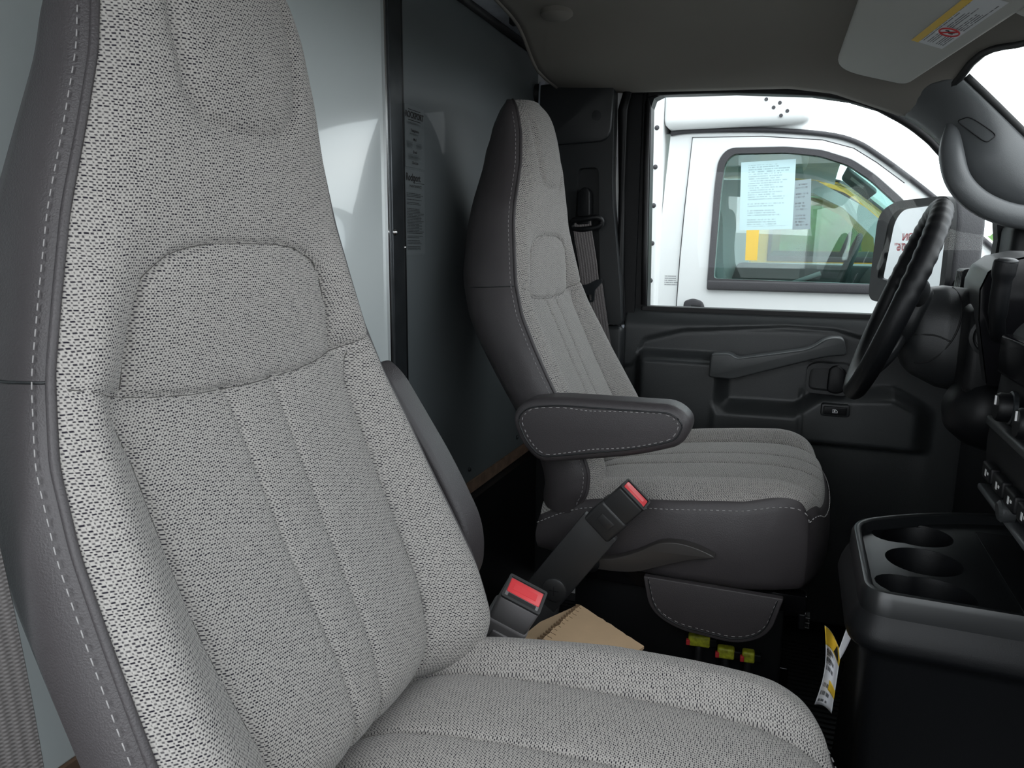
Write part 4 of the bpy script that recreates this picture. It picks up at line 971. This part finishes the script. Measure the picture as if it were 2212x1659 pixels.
# ================================================================== NEIGHBOURING TRUCKS
def truck(label, Yn, dx, dz, paint, papers):
    T = thing('box_truck', label, 'truck', (dx, Yn+.9, -.75), 'parked box trucks')
    q = lambda pts: [(a+dx, b+dz) for a, b in pts]
    side = [(-.485, -.30), (-.478, .85), (-.468, 1.02), (-.452, 1.258), (-.37, 1.264), (-.15, 1.256), (.04, 1.236), (.134, 1.208), (.204, 1.163), (.29, 1.098), (.385, 1.02), (.52, .90), (.66, .78), (.68, .70), (.68, -.30)]
    mo = [(-.300, .745), (-.293, 1.09), (-.285, 1.172), (-.255, 1.207), (-.071, 1.204), (.035, 1.190), (.126, 1.158), (.197, 1.109), (.269, 1.044), (.36, .955), (.425, .88), (.425, .735)]
    mi_ = [(-.280, .774), (-.272, 1.085), (-.264, 1.160), (-.240, 1.188), (-.07, 1.186), (.03, 1.172), (.117, 1.141), (.186, 1.093), (.256, 1.029), (.345, .940), (.40, .872), (.40, .764)]
    mo = rounded(mo, [.02, .05, .05, .04]+[.02]*8, 5); mi_ = rounded(mi_, [.012, .05, .045, .03]+[.02]*8, 5)
    door = [(-.402, -.25), (-.402, .68), (-.398, .84), (-.390, 1.013), (-.376, 1.246), (-.15, 1.240), (.035, 1.221), (.128, 1.192), (.197, 1.147), (.282, 1.082), (.40, .978), (.52, .87), (.53, -.25)]
    obj('cab_side', plate(q(side), [q(mi_)], XZ(Yn), .03), paint, T, 30)
    dd = obj('cab_door', plate(q(door), [q(mo)], XZ(Yn-.008), .008), paint, T, 30)
    bmv = dd.modifiers.new('edge', 'BEVEL'); bmv.width = .003; bmv.segments = 2; bmv.limit_method = 'ANGLE'; bmv.angle_limit = 1.2
    sg = q(door)[:10]; obj('door_gap', tube([(a, Yn-.002, b) for a, b in sg], .0035, 6), 'molding', T, 'all')
    obj('window_molding', plate(q(mo), [q(mi_)], XZ(Yn-.018), .03), 'molding', T, 30)
    obj('sill_molding', box(-.300+dx, .43+dx, Yn-.024, Yn, .735+dz, .768+dz, .006), 'molding', T, 40)
    obj('side_glass', plate(q(mi_), [], XZ(Yn+.004), .003), 'farglass', T)
    gt = [(-.450, 1.262), (-.37, 1.268), (-.15, 1.261), (.04, 1.240), (.134, 1.212), (.204, 1.167), (.29, 1.102), (.385, 1.024), (.52, .905), (.64, .80)]
    obj('drip_rail', tube(spline([(a, Yn-.008, b, ) for a, b in q(gt)], 4), .008, 8), 'molding', T, 'all')
    rf = [(-.60, 1.27)]+gt[:5]; P = q(rf)
    def roof(s, t):
        k = s*(len(P)-1); i = min(int(k), len(P)-2); f = k-i; y = Yn+.01+1.72*t
        return (P[i][0]*(1-f)+P[i+1][0]*f, y, P[i][1]*(1-f)+P[i+1][1]*f+.055*math.sin(math.pi*t)**.6)
    obj('cab_roof', grid(roof, 16, 14), paint, T, 'all')
    A_ = q(gt[4:])
    def wsc(s, t):
        k = s*(len(A_)-1); i = min(int(k), len(A_)-2); f = k-i; y = Yn+.02+1.70*t
        return (A_[i][0]*(1-f)+A_[i+1][0]*f+.10*math.sin(math.pi*t)**.7, y, A_[i][1]*(1-f)+A_[i+1][1]*f+.035*math.sin(math.pi*t)**.6)
    obj('windscreen', grid(wsc, 12, 14), 'farglass', T, 'all')
    obj('bonnet', box(.62+dx, 1.45+dx, Yn+.02, Yn+1.72, -.35+dz, .74+dz, .08, 4), paint, T, 40)
    hb = rounded(q([(-.378, .660), (-.376, .694), (-.345, .704), (-.312, .694), (-.300, .660)]), .012, 4)
    hh = obj('door_handle', prism(hb, XZ(Yn-.022), .018, .005), 'molding', T, 40)
    obj('handle_pull', box(-.350+dx, -.318+dx, Yn-.026, Yn-.02, .668+dz, .682+dz, .003), 'black', hh, 40)
    # far door, seats and dash inside the cab
    obj('far_door', plate(q([(-.48, -.2), (-.46, 1.25), (.04, 1.235), (.29, 1.095), (.52, .90), (.66, .78), (.66, -.2)]), [q([(-.275, .80), (-.27, 1.16), (-.24, 1.186), (.03, 1.170), (.186, 1.09), (.345, .937), (.37, .80)])], XZ(Yn+1.70), .03), paint, T, 30)
    obj('far_door_trim', prism(rounded(q([(-.36, .1), (-.36, .70), (-.33, .80), (.36, .79), (.46, .70), (.46, .1)]), .03, 4), XZ(Yn+1.64), .05, .012), 'cab_in', T, 40)
    obj('far_door_pull', tube([(-.16+dx, Yn+1.62, .66+dz), (-.05+dx, Yn+1.61, .69+dz), (.10+dx, Yn+1.62, .75+dz)], .012, 8), 'seat_far', T, 'all')
    for k, yy in enumerate((.22, 1.12)):
        so_ = rounded(q([(-.44, .30), (-.50, .80), (-.47, 1.05), (-.43, 1.10), (-.41, 1.04), (-.395, .80), (-.31, .50), (.02, .45), (.03, .30)]), .04, 4)
        obj('cab_seat', prism(so_, XZ(Yn+yy), .40, .05), 'seat_far', T, 40)
    obj('cab_dash', prism(rounded(q([(.30, .30), (.28, .70), (.34, .80), (.62, .78), (.66, .30)]), .04, 4), XZ(Yn+.06), 1.58, .01), 'cab_in', T, 40)
    obj('wheel_ring', tube([(.20+.05*math.sin(a)+dx, Yn+1.25+.17*math.cos(a), .78+.16*math.sin(a)+dz) for a in np.linspace(0, 2*math.pi, 33)[:-1]], .013, 8, closed=True), 'cab_in', T, 'all')
    vs1 = obj('sun_visor', prism(rounded([(0, 0), (.42, 0), (.42, .14), (0, .14)], .02, 4), lambda a, b, c: (.13+dx+b*.75+.0, Yn+.35+a, 1.16+dz-b*.60+c), .014, .004), 'seat_far', T, 40)
    obj('visor_label', prism([(.05, .03), (.16, .03), (.16, .09), (.05, .09)], lambda a, b, c: (.13+dx+b*.75-.002, Yn+.35+a, 1.16+dz-b*.60-.001-c), .001), 'tagw', vs1)
    # cargo box behind and above the cab
    cg = obj('cargo_box', box(-4.2+dx, -.470+dx, Yn-.06, Yn+1.95, -.25+dz, 2.4+dz, .01), 'white', T, 30)
    obj('attic', box(-.470+dx, .0+dx, Yn-.06, Yn+1.95, 1.272+dz, 2.4+dz, .03), 'white', T, 40)
    for k in range(13): obj('rivet', lathe([(.0085, 0), (.007, .004), (.0001, .005)], (-.489+dx, Yn-.060, .38+dz+.128*k), (0, -1, 0), 10), 'molding', cg, 'all')
    if papers:
        for k in range(11): obj('vent_hole', lathe([(.006, 0), (.006, .002)], (-.215+.012*k+(.03 if k % 2 else 0), Yn-.0601, 1.425-.013*k), (0, -1, 0), 8), 'molding', T)
        obj('data_label', ([(-.452, Yn-.0005, .745), (-.395, Yn-.0005, .745), (-.395, Yn-.0005, .782), (-.452, Yn-.0005, .782)], [(0, 1, 2, 3)], [(0, 0), (1, 0), (1, 1), (0, 1)]), M['datal'], T)
    obj('wheel', lathe([(.20, -.11), (.36, -.10), (.37, -.05), (.37, .05), (.36, .10), (.20, .11)], (.95+dx, Yn+.14, -.38), (0, 1, 0), 32), 'black', T, 40)
    obj('wheel', lathe([(.20, -.11), (.36, -.10), (.37, -.05), (.37, .05), (.36, .10), (.20, .11)], (-2.6+dx, Yn+.14, -.38), (0, 1, 0), 32), 'black', T, 40)
    return T
M['datal'] = print_mat('printed_data_label', (.78, .79, .79), (.35, .36, .37), 5, .04, .6, 14)
truck('white box truck parked alongside, filling the driver window', 2.68, 0, 0, 'white', True)
truck('yellow box truck parked beyond the white one', 5.15, .09, .06, 'yellowp', False)
# papers taped inside the window of the white truck
GY = 2.6825
def sheet(name, label, pts, m, cat, grp=None, y=GY):
    d = ([(a, y, b) for a, b in pts]+[(a, y+.0006, b) for a, b in pts], [(0, 1, 2, 3), (7, 6, 5, 4), (0, 4, 5, 1), (1, 5, 6, 2), (2, 6, 7, 3), (3, 7, 4, 0)], [(0, 0), (1, 0), (1, 1), (0, 1)]*2)
    return tag(obj(name, d, m), label, cat, grp)
sheet('window_sheet', 'pale blue printed sheet taped inside the white truck window', [(-.205, .938), (-.036, .942), (-.041, 1.167), (-.213, 1.161)], 'paper', 'paper', 'papers in the truck window')
sheet('leaflet', 'narrow grey leaflet with print beside the pale blue sheet', [(-.036, .940), (.020, .942), (.010, 1.103), (-.040, 1.098)], 'leaflet', 'paper', 'papers in the truck window', GY+.0004)
sheet('plastic_sleeve', 'clear plastic sleeve behind the pale blue sheet', [(-.216, .930), (.026, .920), (-.028, 1.186), (-.222, 1.190)], M['sleeve'] if 'sleeve' in M else 'glass', 'sleeve', None, GY+.0008)
ys_ = sheet('yellow_strip', 'yellow card strip hanging below the pale blue sheet', [(-.180, .838), (-.141, .838), (-.141, .945), (-.182, .945)], 'yel', 'card strip', None, GY+.0002)

# hedge far behind
rng = np.random.RandomState(3)
def bush(x, y, r, h, label):
    bm = bmesh.new(); bmesh.ops.create_icosphere(bm, subdivisions=4, radius=1)
    ph = rng.rand(6)*6
    for v in bm.verts:
        c = v.co; k = 1+.16*math.sin(5*c.x+ph[0])*math.cos(4*c.y+ph[1])+.10*math.sin(11*c.z+ph[2])*math.cos(9*c.x+ph[3])+rng.uniform(-.06, .06)
        v.co = Vector((x+c.x*r*k, y+c.y*r*k*.7, -.75+h*.5+c.z*h*.5*k))
    d = bm_data(bm); bm.free(); tag(obj('leafy_bush', d, 'green', None, 'all'), label, 'bush', 'bushes behind the parked trucks')
for i, (x, y, r, h) in enumerate(((-4.6, 16, 1.9, 2.6), (.1, 18, 1.8, 2.7), (4.6, 16, 1.9, 2.3), (9.2, 18, 2.0, 2.5))):
    bush(x, y, r, h, ('round green bush far beyond the trucks, leftmost of four', 'tall green bush seen through both truck windows', 'round green bush far beyond the trucks, third from left', 'wide green bush far beyond the trucks, rightmost of four')[i])

struct('wall_right', merge(box(-.66, -.50, -.10, -.02, -.30, 1.345), box(-.66, .95, -.10, -.02, -.35, .02), box(.60, 1.0, -.10, -.02, -.30, .85)), 'white')['label'] = 'white door frame on the passenger side'
# own passenger door standing open and own cargo box (both beside or behind the camera)
od = thing('passenger_door', 'open passenger door with grey trim standing beside the camera', 'door', (.26, -.48, .0))
Fd = lambda d: frame_map(d, (.47, -.03, 0), (-.42, -.9075, 0), (-.9075, .42, 0), (0, 0, 1))
obj('door_skin', Fd(plate([(0, -.30), (1.0, -.30), (1.0, .74), (.98, 1.2), (.45, 1.22), (.12, .92), (0, .74)], [[(.16, .76), (.93, .76), (.92, 1.17), (.47, 1.19), (.2, .92)]], XZ(0), .03)), 'white', od)
obj('door_trim', Fd(box(.03, .96, .03, .09, -.25, .73, .02)), 'trim', od, 40)
obj('door_glass', Fd(box(.14, .95, .012, .016, .74, 1.2)), 'glass', od)
ob = obj('cargo_body', merge(box(-4.5, -.68, -.22, -.18, -.35, 2.3), box(-4.5, -.68, 2.0, 2.04, -.35, 2.3), box(-.72, -.68, -.22, 2.04, 1.36, 2.3), box(-4.5, -.68, -.22, 2.04, 2.26, 2.3)), 'white')
tag(ob, 'white cargo body of this truck behind the bulkhead', 'cargo box')
